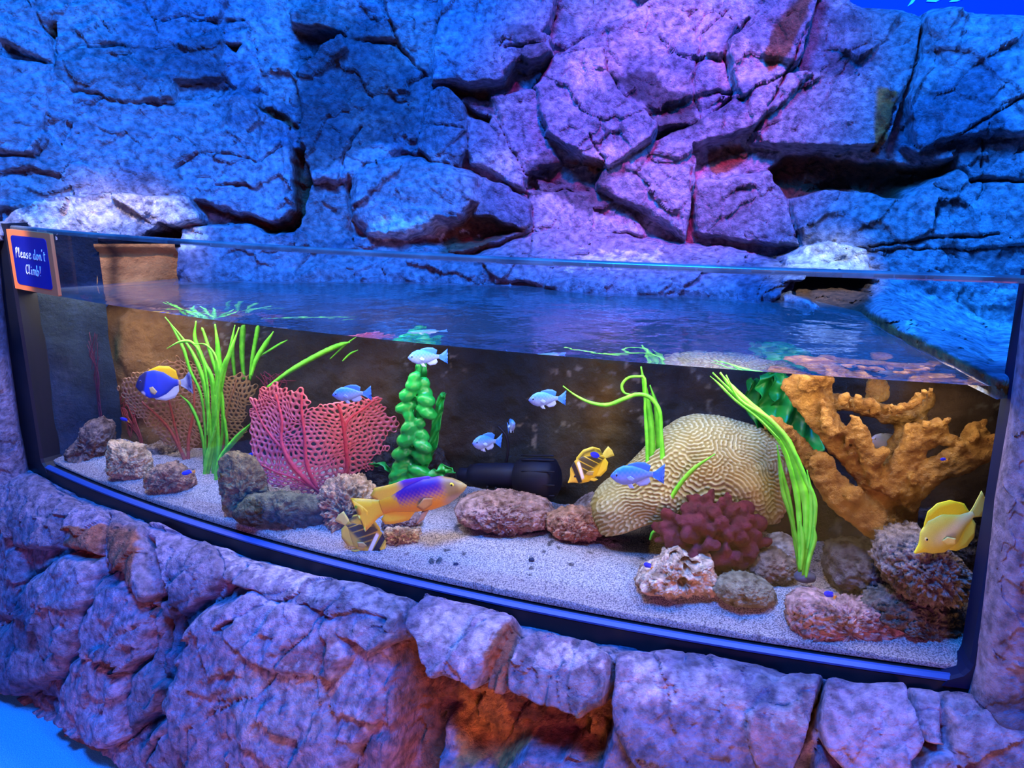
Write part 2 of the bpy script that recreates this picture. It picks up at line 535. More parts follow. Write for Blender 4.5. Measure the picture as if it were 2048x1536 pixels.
wall_cracks = [
    ([(60, 0), (85, 45), (103, 70), (112, 135)], 4, .03), ([(325, 40), (370, 35), (440, 52)], 4, .025), ([(448, 150), (450, 60)], 4, .03),
    ([(455, 40), (490, 36)], 4, .03), ([(345, 160), (357, 205), (280, 207)], 3, .02), ([(357, 340), (410, 308), (470, 312), (520, 328), (575, 300)], 3, .025),
    ([(520, 235), (520, 320)], 3, .02), ([(570, 250), (572, 400)], 3, .02), ([(0, 308), (80, 318), (92, 300)], 4, .03), ([(440, 370), (505, 378)], 4, .03),
    ([(688, 370), (698, 310), (730, 260)], 4, .04), ([(768, 20), (785, 60), (798, 95)], 5, .04), ([(866, 178), (872, 60), (885, 0)], 5, .05),
    ([(708, 360), (706, 490)], 5, .05), ([(1785, 1), (1840, 35), (1832, 80), (1822, 130), (1815, 165), (1790, 195), (1772, 235), (1762, 270), (1745, 300)], 6, .05),
    ([(1500, 292), (1560, 172), (1625, 10)], 5, .04), ([(1575, 400), (1590, 492)], 5, .05), ([(1960, 265), (1955, 380), (1940, 400)], 4, .03),
    ([(1730, 492), (1840, 480), (1980, 468)], 4, .04), ([(1850, 470), (1862, 420)], 4, .03), ([(1180, 285), (1205, 335)], 3, .03),
    ([(1385, 300), (1370, 380), (1395, 470)], 5, .04), ([(1060, 345), (1130, 370)], 4, .03), ([(845, 255), (930, 262)], 3, .02),
    ([(1450, 20), (1400, 80), (1380, 170), (1400, 250)], 4, .03), ([(1110, 30), (1095, 100), (1010, 110)], 4, .03), ([(1500, 40), (1450, 95), (1455, 180), (1475, 215)], 4, .04),
    ([(2040, 200), (1980, 240), (1900, 290)], 4, .03), ([(1320, 80), (1360, 120), (1440, 135)], 3, .02), ([(1100, 560), (1110, 520)], 3, .02),
]
wall_stains_and_light = [
    ([(740, 130), (800, 110), (840, 150), (815, 230), (730, 300), (690, 310), (670, 230)], BROWN, -.12, 9, 30),
    ([(1535, 82), (1592, 20), (1612, 10), (1560, 152), (1520, 172), (1515, 130)], BROWN, -.15, 9, 14),  # warm light on the side face painted as brown
    ([(1410, 305), (1480, 290), (1500, 310), (1430, 360)], BROWN * 1.1, 0, 14, 14),
    ([(1745, 190), (1800, 190), (1775, 250), (1755, 310), (1735, 300)], OCHRE * np.array([1, .55, .4]), -.1, 14, 10),
    ([(1080, 325), (1210, 330), (1210, 375), (1090, 370)], BROWN * .8, 0, 12, 20),
    ([(610, 20), (760, 60), (830, 150), (820, 260), (720, 350), (620, 340), (600, 120)], BASE_ROCK * .5, -.3, 6, 40),  # shade of the left-facing block painted as a darker tone
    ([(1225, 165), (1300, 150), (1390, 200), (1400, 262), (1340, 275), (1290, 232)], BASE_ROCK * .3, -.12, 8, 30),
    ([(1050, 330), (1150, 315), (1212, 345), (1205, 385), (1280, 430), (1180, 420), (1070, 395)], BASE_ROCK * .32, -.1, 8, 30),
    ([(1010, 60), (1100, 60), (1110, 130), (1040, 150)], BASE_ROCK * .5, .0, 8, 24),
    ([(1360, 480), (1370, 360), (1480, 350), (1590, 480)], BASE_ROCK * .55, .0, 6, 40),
    ([(970, 440), (1060, 460), (980, 495), (890, 505)], BROWN, -.1, 10, 18),  # warm light on the underside painted as brown
    ([(60, 420), (130, 392), (260, 398), (395, 408), (405, 440), (330, 470), (200, 482), (90, 476)], CRUST, -.06, 34, 26),
    ([(360, 445), (410, 445), (430, 490), (360, 505)], CRUST, -.02, 26, 16),
    ([(1565, 512), (1600, 496), (1650, 494), (1712, 505), (1700, 545), (1560, 540)], CRUST, -.35, 34, 14),
    ([(1160, 500), (1320, 492), (1330, 540), (1120, 545)], CRUST, .2, 40, 16),
    ([(760, 420), (860, 440), (960, 470), (850, 490), (720, 485)], CRUST * .9, .14, 24, 20),
    ([(1796, 638), (1814, 638), (1814, 658), (1796, 658)], CRUST, -.6, 30, 5),
    ([(1770, 560), (2020, 560), (2020, 700), (1800, 650)], CRUST * .8, .2, 30, 30),
    ([(1745, 632), (1960, 742), (2040, 770), (2040, 800), (1940, 765), (1745, 662)], OCHRE * .6, -.2, 30, 12),
]
HG, TINT = relief(PB, U, Vc, wall_blocks, wall_recesses, wall_cracks, wall_stains_and_light, 1.0, 0)
du = np.gradient(PB, axis=1); dv = np.gradient(PB, axis=0)
# the relief stands out along a smooth facing direction of the wall
nx = np.interp(U, [-400, 200, 900, 1500, 2048, 2400], [.35, .25, 0, -.15, -.35, -.45])
ND = np.stack([nx, -np.ones_like(nx), np.full_like(nx, 0.12)], -1)
ND /= np.linalg.norm(ND, axis=-1, keepdims=True)
fade = sstep(0, 25, Vc - led)
PW = PB + ND * (HG * (0.35 + 0.65 * fade))[..., None]
over = np.clip(led - V, 0, None)
PW[..., 1] += over * 0.0035
PW[..., 2] -= over * 0.0004
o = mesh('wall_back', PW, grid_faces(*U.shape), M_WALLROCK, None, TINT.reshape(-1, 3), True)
tag(o, kind='structure')

# ---- lower rock wall under the window
na, nr = 1000, 250
aa = np.linspace(AL - 0.13, AR + 0.10, na)
prof = np.array([(0.03, .45), (-0.004, .50), (-0.006, .555), (-0.03, .562), (-0.065, .558), (-0.09, .54), (-0.115, .50), (-0.16, .38), (-0.20, .22), (-0.235, .06), (-0.25, -.02)])
pt = spline(prof, nr)
A, T = np.meshgrid(aa, np.arange(nr))
K = pt[T, 0]; Z = pt[T, 1]
PBL = arc(A, K, Z)
UL, VL = proj(PBL)
low_blocks = [
    ([(-300, 960), (0, 962), (20, 950), (78, 950), (150, 1000), (155, 1012), (130, 1042), (118, 1100), (30, 1085), (22, 1040), (-300, 1060)], .04, 0, .01, 26),
    ([(130, 1050), (150, 1012), (215, 1030), (226, 1042), (206, 1112), (142, 1096)], .05, 0, .02, 24),
    ([(218, 1054), (240, 1036), (300, 1060), (292, 1085), (322, 1180), (308, 1205), (280, 1160), (226, 1122)], .055, .02, .01, 18),
    ([(292, 1062), (330, 1058), (420, 1080), (400, 1130), (350, 1190), (322, 1130)], .03, 0, .0, 18),
    ([(-300, 1060), (20, 1060), (40, 1100), (30, 1240), (-300, 1300)], .02, 0, 0, 30),
    ([(30, 1245), (60, 1170), (150, 1102), (206, 1122), (202, 1200), (165, 1300), (150, 1345), (60, 1385), (0, 1370), (-100, 1380), (-100, 1300)], .07, .005, .008, 44),
    ([(178, 1255), (215, 1150), (240, 1136), (302, 1202), (310, 1262), (298, 1290), (200, 1310)], .05, .01, .01, 22),
    ([(130, 1400), (165, 1320), (205, 1305), (265, 1350), (260, 1460), (240, 1490), (120, 1445)], .05, 0, .01, 22),
    ([(262, 1345), (300, 1320), (340, 1370), (330, 1400), (280, 1440), (268, 1400)], .045, 0, 0, 18),
    ([(215, 1290), (290, 1272), (296, 1305), (265, 1325), (225, 1310)], .065, 0, .03, 10),
    ([(345, 1120), (420, 1082), (470, 1150), (430, 1190), (380, 1225), (350, 1200)], .055, .02, .0, 22),
    ([(375, 1380), (382, 1250), (432, 1212), (520, 1172), (620, 1200), (705, 1222), (792, 1282), (804, 1400), (742, 1500), (600, 1600), (420, 1560), (398, 1480)], .085, -.006, .012, 46),
    ([(450, 1240), (560, 1190), (700, 1230), (730, 1300), (700, 1350), (560, 1320)], .10, 0, .02, 36),
    ([(420, 1082), (530, 1132), (722, 1184), (832, 1204), (838, 1216), (812, 1272), (762, 1292), (602, 1222), (482, 1172), (430, 1130)], .055, 0, .03, 18),
    ([(300, 1480), (330, 1440), (400, 1400), (420, 1480), (520, 1600), (300, 1600)], .05, 0, .01, 22),
    ([(690, 1480), (740, 1440), (800, 1330), (806, 1440), (800, 1600), (700, 1600)], .05, .03, 0, 14),
    ([(824, 1232), (872, 1200), (960, 1222), (1037, 1250), (1034, 1272), (1000, 1330), (990, 1345), (910, 1330), (868, 1300)], .105, .004, .03, 16),
    ([(1008, 1290), (1032, 1262), (1042, 1278), (1030, 1330), (1035, 1400), (1000, 1370)], .085, 0, 0, 8),
    ([(1032, 1292), (1080, 1275), (1200, 1310), (1228, 1332), (1226, 1402), (1182, 1412), (1082, 1382), (1036, 1360)], .085, 0, .02, 16),
    ([(1226, 1332), (1262, 1315), (1382, 1305), (1472, 1320), (1642, 1366), (1642, 1402), (1602, 1500), (1542, 1600), (1400, 1600), (1262, 1490), (1232, 1422)], .085, 0, .012, 28),
    ([(1490, 1424), (1512, 1402), (1602, 1402), (1622, 1432), (1552, 1560), (1502, 1490)], .115, 0, .01, 18),
    ([(1645, 1372), (1800, 1375), (1842, 1470), (1792, 1512), (1702, 1545), (1642, 1470), (1632, 1422)], .095, 0, .01, 20),
    ([(1812, 1382), (1872, 1402), (1872, 1482), (1846, 1484)], .06, 0, .01, 12),
    ([(1600, 1600), (1640, 1480), (1700, 1550), (1720, 1600)], .07, 0, 0, 18),
    ([(1740, 1600), (1750, 1540), (1850, 1490), (1900, 1500), (1930, 1600)], .07, 0, 0, 20),
    ([(1850, 1330), (2100, 1340), (2100, 1600), (1900, 1600), (1890, 1450)], .05, 0, .0, 30),
    ([(890, 1600), (888, 1500), (940, 1520), (1000, 1545), (1062, 1490), (1160, 1515), (1210, 1520), (1240, 1440), (1280, 1500), (1400, 1600)], .05, 0, .02, 18),
]
low_recesses = [  # brown and ochre tones paint in the shade of these gaps
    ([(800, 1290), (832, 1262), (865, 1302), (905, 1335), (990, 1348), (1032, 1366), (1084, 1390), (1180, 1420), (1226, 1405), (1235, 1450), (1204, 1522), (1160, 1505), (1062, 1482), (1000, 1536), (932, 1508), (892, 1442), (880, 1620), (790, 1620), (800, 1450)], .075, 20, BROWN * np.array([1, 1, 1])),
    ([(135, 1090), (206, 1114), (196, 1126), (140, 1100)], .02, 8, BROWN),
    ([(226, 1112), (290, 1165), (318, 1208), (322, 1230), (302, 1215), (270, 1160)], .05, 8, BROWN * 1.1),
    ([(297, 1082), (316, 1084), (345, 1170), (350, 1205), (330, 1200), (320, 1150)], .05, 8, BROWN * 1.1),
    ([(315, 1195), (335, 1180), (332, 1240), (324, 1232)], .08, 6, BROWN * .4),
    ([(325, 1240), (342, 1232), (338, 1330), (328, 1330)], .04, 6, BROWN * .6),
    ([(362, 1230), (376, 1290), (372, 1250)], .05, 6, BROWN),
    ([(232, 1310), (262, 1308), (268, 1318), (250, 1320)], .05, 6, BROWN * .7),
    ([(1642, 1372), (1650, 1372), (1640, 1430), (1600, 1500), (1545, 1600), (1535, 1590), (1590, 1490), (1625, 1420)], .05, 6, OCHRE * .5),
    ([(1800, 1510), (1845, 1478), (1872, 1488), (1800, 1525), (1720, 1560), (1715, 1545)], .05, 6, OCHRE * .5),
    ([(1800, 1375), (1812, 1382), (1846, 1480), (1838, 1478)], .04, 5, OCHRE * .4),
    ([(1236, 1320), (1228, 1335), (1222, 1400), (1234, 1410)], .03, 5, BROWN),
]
low_cracks = [
    ([(226, 1040), (208, 1120), (204, 1200), (166, 1300), (130, 1400), (125, 1450)], 7, .05), ([(320, 1210), (310, 1260), (295, 1310), (265, 1345), (262, 1450)], 6, .05),
    ([(30, 1090), (26, 1020), (35, 980)], 5, .03), ([(430, 1212), (470, 1170), (500, 1140)], 4, .02), ([(480, 1382), (540, 1375), (580, 1340), (660, 1240), (700, 1200)], 3, .02),
    ([(430, 1480), (440, 1420), (520, 1380)], 4, .02), ([(362, 1260), (358, 1330), (340, 1420), (300, 1470)], 6, .04), ([(245, 1490), (290, 1440), (340, 1420), (370, 1440), (330, 1470), (300, 1520)], 5, .03),
    ([(832, 1205), (826, 1230), (812, 1280)], 5, .04), ([(1226, 1330), (1228, 1410)], 5, .04), ([(1365, 1310), (1368, 1345)], 3, .02), ([(1115, 1345), (1108, 1390)], 3, .02),
    ([(60, 1380), (110, 1400), (130, 1450)], 5, .03), ([(40, 1165), (90, 1140), (150, 1105)], 6, .03), ([(930, 1290), (980, 1265)], 3, .012),
    ([(1040, 1360), (1090, 1400), (1150, 1430)], 4, .02), ([(1000, 1440), (1060, 1470), (1180, 1490)], 3, .02),
]
low_stains_and_light = [
    ([(900, 1400), (960, 1380), (1060, 1470), (1000, 1545), (920, 1510)], OCHRE * 1.25, -.12, 14, 26),  # warm light on the recess floor painted as gold
    ([(1130, 1440), (1190, 1390), (1240, 1440), (1200, 1525), (1150, 1500)], OCHRE * .9, .0, 14, 20),
    ([(1000, 1290), (1040, 1270), (1030, 1390), (1000, 1380)], BROWN * 1.5, -.2, 14, 10),
    ([(800, 1290), (840, 1270), (880, 1330), (870, 1620), (800, 1620)], BROWN * 1.2, -.3, 14, 20),
    ([(1180, 1400), (1230, 1380), (1230, 1450), (1190, 1480)], BROWN * 1.3, -.1, 14, 12),
    ([(750, 1400), (805, 1340), (806, 1600), (700, 1600)], np.array([.5, .33, .35]), -.1, 9, 20),
    ([(1490, 1420), (1610, 1400), (1550, 1560)], np.array([.55, .38, .40]), -.2, 9, 20),
    ([(600, 1270), (700, 1270), (720, 1330), (620, 1330)], np.array([.42, .25, .25]), .0, 9, 30),
    ([(225, 1060), (300, 1080), (320, 1200), (240, 1130)], BROWN * 1.5, .0, 9, 16),
    ([(130, 1040), (215, 1050), (205, 1115), (140, 1100)], BROWN * 1.6, .1, 9, 16),
    ([(420, 1080), (830, 1200), (810, 1270), (480, 1160)], CRUST * .85, .26, 44, 20),
    ([(825, 1220), (1040, 1250), (1000, 1330), (860, 1290)], CRUST * .85, .28, 44, 20),
    ([(1030, 1290), (1220, 1310), (1225, 1350), (1040, 1330)], CRUST * .85, .28, 44, 20),
    ([(1230, 1320), (1640, 1370), (1620, 1450), (1240, 1390)], CRUST * .8, .24, 40, 20),
    ([(450, 1300), (780, 1300), (780, 1440), (500, 1480)], CRUST * .7, .27, 44, 40),
]
HG, TINT = relief(PBL, UL, VL, low_blocks, low_recesses, low_cracks, low_stains_and_light, 0.8, 300, 0.8, 0.8, 4)
TINT = TINT * np.array([1.02, 0.66, 0.74])
g1 = np.gradient(pt, axis=0)
nk, nz = -g1[:, 1], g1[:, 0]
ln = np.hypot(nk, nz); nk, nz = nk / ln, nz / ln
sgn = -1.0
NK = (nk * sgn)[T]; NZ = (nz * sgn)[T]
NK = np.where(NK > 0, -np.abs(NK), NK)
fd = sstep(25, 70, T) * (1 - 0.85 * sstep(nr - 12, nr, T))
k2 = K + np.minimum(NK, -0.35) * HG * fd
z2 = Z + np.abs(NZ) * HG * fd * 0.6 + 0.018 * (fbm(PBL * 5, 2, 7)) * fd
PL = arc(A, k2, z2)
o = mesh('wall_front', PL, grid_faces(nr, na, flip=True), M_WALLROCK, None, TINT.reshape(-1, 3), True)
tag(o, kind='structure')

# ---- rock columns either side of the window
def column(name, edge, vspan, outward, seed, depth_k, width=760):
    """a rounded rock pier; `edge` is its outline towards the window (pixel polyline), it runs on out of frame"""
    ev = np.array(edge, float)
    vv = np.arange(vspan[0], vspan[1], 3.0)
    ss = np.concatenate([np.linspace(0, 60, 26), np.linspace(63, width, 190)])
    S2, V2 = np.meshgrid(ss, vv)
    E = np.interp(V2, ev[:, 1], ev[:, 0])
    U2 = E + outward * S2
    # the window end fixes the pier's distance; it bulges towards the room
    aend = AL if outward < 0 else AR
    Yend = arc(aend, 0.0, 1.0)[1]
    bul = 0.13 * np.sqrt(np.clip(1 - (1 - np.clip(S2 / 150, 0, 1)) ** 2, 0, 1))
    Y2 = Yend + depth_k - bul
    P2 = PY(U2, V2, Y2)
    h, t = relief(P2, U2, V2, [], [], [], [], 0.55, seed)
    P2[..., 1] -= h * sstep(0, 30, S2)
    P2[..., 0] += outward * 0.0
    t = t * np.array([.72, .50, .58])
    # close the pier back towards the window jamb
    back = PY(U2[:, :1] + outward * 3, V2[:, :1], P2[:, :1, 1] + 0.16)
    P2 = np.concatenate([back, P2], 1); t = np.concatenate([t[:, :1], t], 1)
    o = mesh(name, P2, grid_faces(*P2.shape[:2], flip=outward < 0), M_WALLROCK, None, t.reshape(-1, 3), True)
    return tag(o, kind='structure')


column('wall_right', [(2062, 380), (2052, 540), (2046, 600), (2016, 820), (1986, 1000), (1960, 1200), (1943, 1330), (1925, 1400), (1905, 1470), (1890, 1640)], (430, 1620), 1, 500, 0.03)
column('wall_left', [(-6, 380), (-2, 470), (8, 600), (22, 720), (40, 850), (58, 940), (70, 1000), (70, 1100)], (440, 1010), -1, 600, 0.03)

# ---- carpet
M_CARPET = mat_noise('blue_carpet', (0.06, 0.34, 0.55), (0.14, 0.62, 0.80), 420, 0.95, 1.0, 500, 0.004, False, .4, .6, .05)
gx, gy = np.meshgrid(np.linspace(-3.2, 2.6, 30), np.linspace(0.3, 3.0, 20))
o = mesh('floor', np.stack([gx, gy, 0 * gx], -1), grid_faces(20, 30), M_CARPET)
tag(o, kind='structure')

# ---- blue painted panel above the right ledge, with pale leaf shapes
M_PANEL = mat_basic('blue_panel_paint', (0.02, 0.06, 0.75), 0.6, 0.2)
M_LEAF = mat_basic('pale_green_paint', (0.6, 1.0, 0.75), 0.6, 0.2)
py = 3.2
c = [PY(1560, 80, py), PY(2420, 80, py), PY(2420, -330, py), PY(1560, -330, py)]
pv = np.array(c + [q + np.array([0, .03, 0]) for q in c])
o = mesh('mural_panel', pv, [(0, 1, 2, 3), (7, 6, 5, 4), (0, 4, 5, 1), (1, 5, 6, 2), (2, 6, 7, 3), (3, 7, 4, 0)], M_PANEL, smooth=False, loc=pv.mean(0))
tag(o, 'deep blue panel with pale green leaf shapes above the right rock ledge', 'panel')
mural = o
for pts in ([(1815, 13), (1822, 2), (1832, -14), (1838, -10), (1826, 6)], [(1852, 3), (1862, -8), (1880, -12), (1886, -4), (1872, 4)], [(1898, 4), (1910, -6), (1930, -14), (1934, -6), (1914, 3)]):
    pv = np.array([PY(a, b, py - .004) for a, b in pts] + [PY(a, b, py - .0005) for a, b in pts]) - np.array(mural.location)
    n = len(pts)
    fix_normals(mesh('leaf_shape', pv, [tuple(range(n)), tuple(range(2 * n - 1, n - 1, -1))] + [(i, (i + 1) % n, n + (i + 1) % n, n + i) for i in range(n)], M_LEAF, mural, smooth=False))

# ------------------------------------------------------------------ the tank
tank = empty('aquarium_tank', tuple(arc((AL + AR) / 2, 0.3, ZB)))
tag(tank, 'long bow-fronted fish tank with clear curved panel set into the rock wall', 'aquarium')
TL = np.array(tank.location)


def tank_part(name, verts, faces, mat, **kw):
    return mesh(name, np.asarray(verts, float).reshape(-1, 3) - TL, faces, mat, tank, **kw)


def glassy(name, tint, refl):
    m, nt, p, L = new_mat(name)
    nt.nodes.remove(p)
    out = nt.nodes['Material Output']
    tr = node(nt, 'ShaderNodeBsdfTransparent'); tr.inputs[0].default_value = (*tint, 1)
    gl = node(nt, 'ShaderNodeBsdfGlossy'); gl.inputs['Roughness'].default_value = 0.02
    fr = node(nt, 'ShaderNodeFresnel'); fr.inputs[0].default_value = 1.45
    ml = node(nt, 'ShaderNodeMath', operation='MULTIPLY'); ml.inputs[1].default_value = refl
    L.new(fr.outputs[0], ml.inputs[0])
    mx = node(nt, 'ShaderNodeMixShader')
    L.new(ml.outputs[0], mx.inputs[0]); L.new(tr.outputs[0], mx.inputs[1]); L.new(gl.outputs[0], mx.inputs[2])
    L.new(mx.outputs[0], out.inputs['Surface'])
    return m


M_ACRYL = glassy('clear_acrylic', (0.97, 0.985, 1.0), 0.08)
M_EDGE = mat_noise('acrylic_edge', (0.03, 0.045, 0.06), (0.20, 0.21, 0.20), 9, 0.22, 0.2, 30, 0.002, False, .3, .7, .6)
NA = 160
GT = .018      # thickness of the panel
ga = np.linspace(AL, AR, NA)
fr_ = arc(ga, 0.0, ZB + .004); ft_ = arc(ga, 0.0, ZT); bt_ = arc(ga, GT, ZT); bb_ = arc(ga, GT, ZB + .004)
tank_part('front_panel', np.stack([fr_, ft_], 0), grid_faces(2, NA), M_ACRYL)
tank_part('front_panel_inner_face', np.stack([bb_, bt_], 0), grid_faces(2, NA, flip=True), M_ACRYL)
e0 = arc(ga, 0.0, ZT); e1 = arc(ga, 0.004, ZT + .004); e2 = arc(ga, GT - .004, ZT + .004); e3 = arc(ga, GT, ZT)
e4 = arc(ga, GT, ZT - .008); e5 = arc(ga, 0.0, ZT - .008)
tank_part('polished_top_edge', np.stack([e5, e0, e1, e2, e3, e4], 0), grid_faces(6, NA), M_EDGE)

# black window frame: sill with a lip, skirt, two jambs
M_LIP = mat_basic('dark_blue_gasket', (0.012, 0.05, 0.20), 0.5, 0.4)
fa = np.linspace(AL - .012, AR + .012, 180)
prof = [(0.05, ZB - .10), (0.05, ZB), (-.004, ZB), (-.012, ZB - .004), (-.012, ZB - .10)]
tank_part('window_sill', np.stack([arc(fa, k, z) for k, z in prof], 0), grid_faces(5, 180), M_BLACK, smooth=False)
prof = [(0.003, ZB + .001), (0.003, ZB + .006), (-.004, ZB + .006), (-.013, ZB + .002), (-.013, ZB - .002), (-.004, ZB - .003)]
fa2 = np.linspace(AL, AR, 180)
tank_part('sill_lip', np.stack([arc(fa2, k, z) for k, z in prof], 0), grid_faces(6, 180), M_LIP, smooth=False)


def jamb(name, a0, a1, mat, rad):
    """upright of the frame with a rounded lower corner"""
    s = 1 if a1 > a0 else -1
    zz = np.linspace(ZB - .012, ZT + .01, 60)
    th = np.clip((ZB + rad - zz) / rad, 0, 1)
    ext = (1 - np.sqrt(1 - th ** 2)) * rad * 1.0 / GR
    ai = a1 + s * ext                       # inner edge swings inwards at the sill
    rows = []
    for k, ar in ((-.014, np.full(60, a0)), (-.014, ai - s * .0008), (-.006, ai), (0.05, ai), (0.05, np.full(60, a0))):
        rows.append(arc(ar, k, zz))
    return tank_part(name, np.stack(rows, 0), grid_faces(5, 60, flip=s < 0), mat, smooth=False)


jamb('left_jamb', AL - .016, AL + .0075, M_BLACK, .03)
M_JAMB = mat_basic('navy_gasket', (0.002, 0.006, 0.03), 0.6, 0.15)
jamb('right_jamb', AR + .012, AR - .002, M_JAMB, .045)

# ---- inside: dark painted back and end walls
na, nr = 420, 120
xa = np.linspace(AL + .002, AR + .07, na)
# how far back the pool reaches at the water line, along the window
su = np.array([210, 480, 760, 1000, 1200, 1400, 1500, 1620, 1750, 1960])
sp = PZ(su, shore(su), ZW)
sa, sk = ang(sp), kof(sp)
kback = np.interp(xa, np.concatenate([[AL], sa, [AR + .01]]), np.concatenate([[0.25], sk, [0.02]]))
lowk = np.interp(xa, [AL, AL + .018, AL + .06, AL + .13, AL + .2, AR - .09, AR - .02, AR + .07], [0.18, 0.20, 0.28, 0.38, 0.44, 0.46, 0.40, 0.40])
zz = np.array([ZB - .02, .75, .90, 1.02, 1.075, 1.085])
kk = np.stack([lowk - .01, lowk, lowk + .02, lowk + .05, np.maximum(lowk + .10, 0), np.maximum(kback + .16, lowk + .2)], 0)
ts = np.linspace(0, 5, nr)
Kb = np.stack([np.interp(ts, np.arange(6), kk[:, j]) for j in range(na)], 1)
Zb = np.repeat(np.interp(ts, np.arange(6), zz)[:, None], na, 1)
Ab = np.repeat(xa[None], nr, 0)
Pk = arc(Ab, Kb, Zb)
h = fbm(Pk * np.array([4, 4, 1.2]), 4, 900) * .05 + fbm(Pk * 14, 4, 910) * .02
uk, vk = proj(Pk)
Pk2 = arc(Ab, Kb - h - .01, Zb)
# colour: relief shadow painted in dark, with broad brown upright streaks, warm brown at both ends
br = np.zeros(Pk.shape) + np.array([.022, .024, .026])
def streak(c, w, col, amt):
    k = (np.exp(-((uk + 22 * fbm(Pk * 7, 3, 920) - c) / w) ** 2) * amt)[..., None]
    br[:] = br * (1 - k) + np.asarray(col) * k
streak(330, 130, (.34, .17, .05), .95); streak(560, 60, (.06, .05, .03), .8); streak(760, 130, (.13, .085, .045), .8)
streak(1215, 50, (.20, .12, .03), .9); streak(1130, 40, (.10, .07, .03), .6); streak(1400, 60, (.10, .07, .05), .7); streak(1850, 130, (.24, .13, .06), .9)
alg = np.exp(-((uk - 236) / 15) ** 2 - ((vk - 700) / 48) ** 2)[..., None]
br = br * (1 - alg) + np.array([.02, .04, .02]) * alg
spk = sstep(.33, .5, fbm(Pk * 55, 3, 930))[..., None] * sstep(.0, .3, fbm(Pk * 5, 2, 931))[..., None]
br = br * (1 - .5 * spk) + np.array([.42, .36, .28]) * .5 * spk
br *= .68 * (1 + .6 * fbm(Pk * 9, 4, 940))[..., None]
tank_part('back_wall', Pk2, grid_faces(nr, na), M_TANKWALL, col=br.reshape(-1, 3))


def side_wall(name, a_end, k0, k1, top, col, seed, swing):
    n1, n2 = 50, 60
    Kk, Zz = np.meshgrid(np.linspace(k0, k1, n1), np.linspace(ZB - .02, top, n2))
    Aa = a_end + swing * (Kk / .4)
    Pp = arc(Aa + fbm(np.stack([Kk * 5, Zz * 5, Kk * 0 + seed], -1), 3, seed) * .003, Kk, Zz)
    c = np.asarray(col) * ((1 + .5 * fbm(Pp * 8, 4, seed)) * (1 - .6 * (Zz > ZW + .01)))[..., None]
    return tank_part(name, Pp, grid_faces(n2, n1, flip=swing < 0), M_TANKWALL, col=c.reshape(-1, 3))


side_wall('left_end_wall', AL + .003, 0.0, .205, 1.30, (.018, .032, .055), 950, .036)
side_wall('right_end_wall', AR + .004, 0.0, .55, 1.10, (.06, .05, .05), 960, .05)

# left end above the water: brown painted wall with a dark ledge over it
n1, n2 = 120, 50
uA, vA = np.meshgrid(np.linspace(196, 358, n1), np.linspace(486, 600, n2))
sY = np.interp(uA, [196, 358], [float(arc(AL + .02, .2, 1)[1]), float(PZ(358, 557, ZW)[1])])
Pq = PY(uA, vA, sY)
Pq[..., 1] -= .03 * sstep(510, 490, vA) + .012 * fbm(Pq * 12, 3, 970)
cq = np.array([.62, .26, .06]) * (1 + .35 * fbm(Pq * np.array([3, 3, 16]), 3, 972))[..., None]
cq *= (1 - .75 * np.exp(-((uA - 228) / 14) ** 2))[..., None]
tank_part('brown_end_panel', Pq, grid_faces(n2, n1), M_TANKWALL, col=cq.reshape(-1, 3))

# ---- water surface: real refraction, gentle ripples
mw, nt, p, L = new_mat('water')
nt.nodes.remove(p)
gl = node(nt, 'ShaderNodeBsdfGlass'); gl.inputs['IOR'].default_value = 1.33; gl.inputs['Roughness'].default_value = 0.0
gl.inputs['Color'].default_value = (0.93, 0.97, 1.0, 1)
tc = node(nt, 'ShaderNodeTexCoord'); mp = node(nt, 'ShaderNodeMapping'); mp.inputs['Scale'].default_value = (1.0, 1.0, 1.0)
n1_ = node(nt, 'ShaderNodeTexNoise'); n1_.inputs['Scale'].default_value = 11; n1_.inputs['Detail'].default_value = 3
L.new(tc.outputs['Object'], mp.inputs[0]); L.new(mp.outputs[0], n1_.inputs['Vector'])
b = node(nt, 'ShaderNodeBump'); b.inputs['Strength'].default_value = 0.45; b.inputs['Distance'].default_value = 0.010
L.new(n1_.outputs['Fac'], b.inputs['Height']); L.new(b.outputs[0], gl.inputs['Normal'])
df = node(nt, 'ShaderNodeBsdfDiffuse'); df.inputs[0].default_value = (0.75, 0.75, 0.8, 1)     # diffuse share added as pale haze over the surface
ms = node(nt, 'ShaderNodeMixShader'); ms.inputs[0].default_value = 0.05
L.new(gl.outputs[0], ms.inputs[1]); L.new(df.outputs[0], ms.inputs[2])
L.new(ms.outputs[0], nt.nodes['Material Output'].inputs['Surface'])
wa = np.linspace(AL + .001, AR + .004, 120)
kb2 = np.interp(wa, xa, np.maximum(kback + .12, .34))
rows = np.linspace(0, 1, 12)[:, None]
Pw = arc(wa[None], GT + .0002 + rows * (kb2 - GT)[None], ZW)
o = mesh('pool_water', Pw - arc((AL + AR) / 2, .3, ZW), grid_faces(12, 120), mw, loc=None)
o.location = arc((AL + AR) / 2, .3, ZW)
tag(o, 'gently rippled clear water filling the fish tank', 'water', kind='stuff')

# area lights added below the surface to light the contents
for i, t in enumerate((.10, .30, .50, .70, .90)):
    a = AL + (AR - AL) * t
    q = arc(a, .12, ZW - .012)
    l = lamp('underwater_fill', 'AREA', q, q + np.array([0, 0, -1]), (1.0, 0.88, 0.70), 2.5, .46, .16)
    l.rotation_euler = (0, 0, a)
    UNDERWATER_FILLS.append(l)

# ---- sand bed
def sand_z(P):
    k = kof(P)
    n = fbm(np.stack([P[..., 0] * 4, P[..., 1] * 4, P[..., 0] * 0], -1), 3, 1000)
    return ZB + .016 + .28 * np.clip(k - .018, 0, .13) + .010 * n


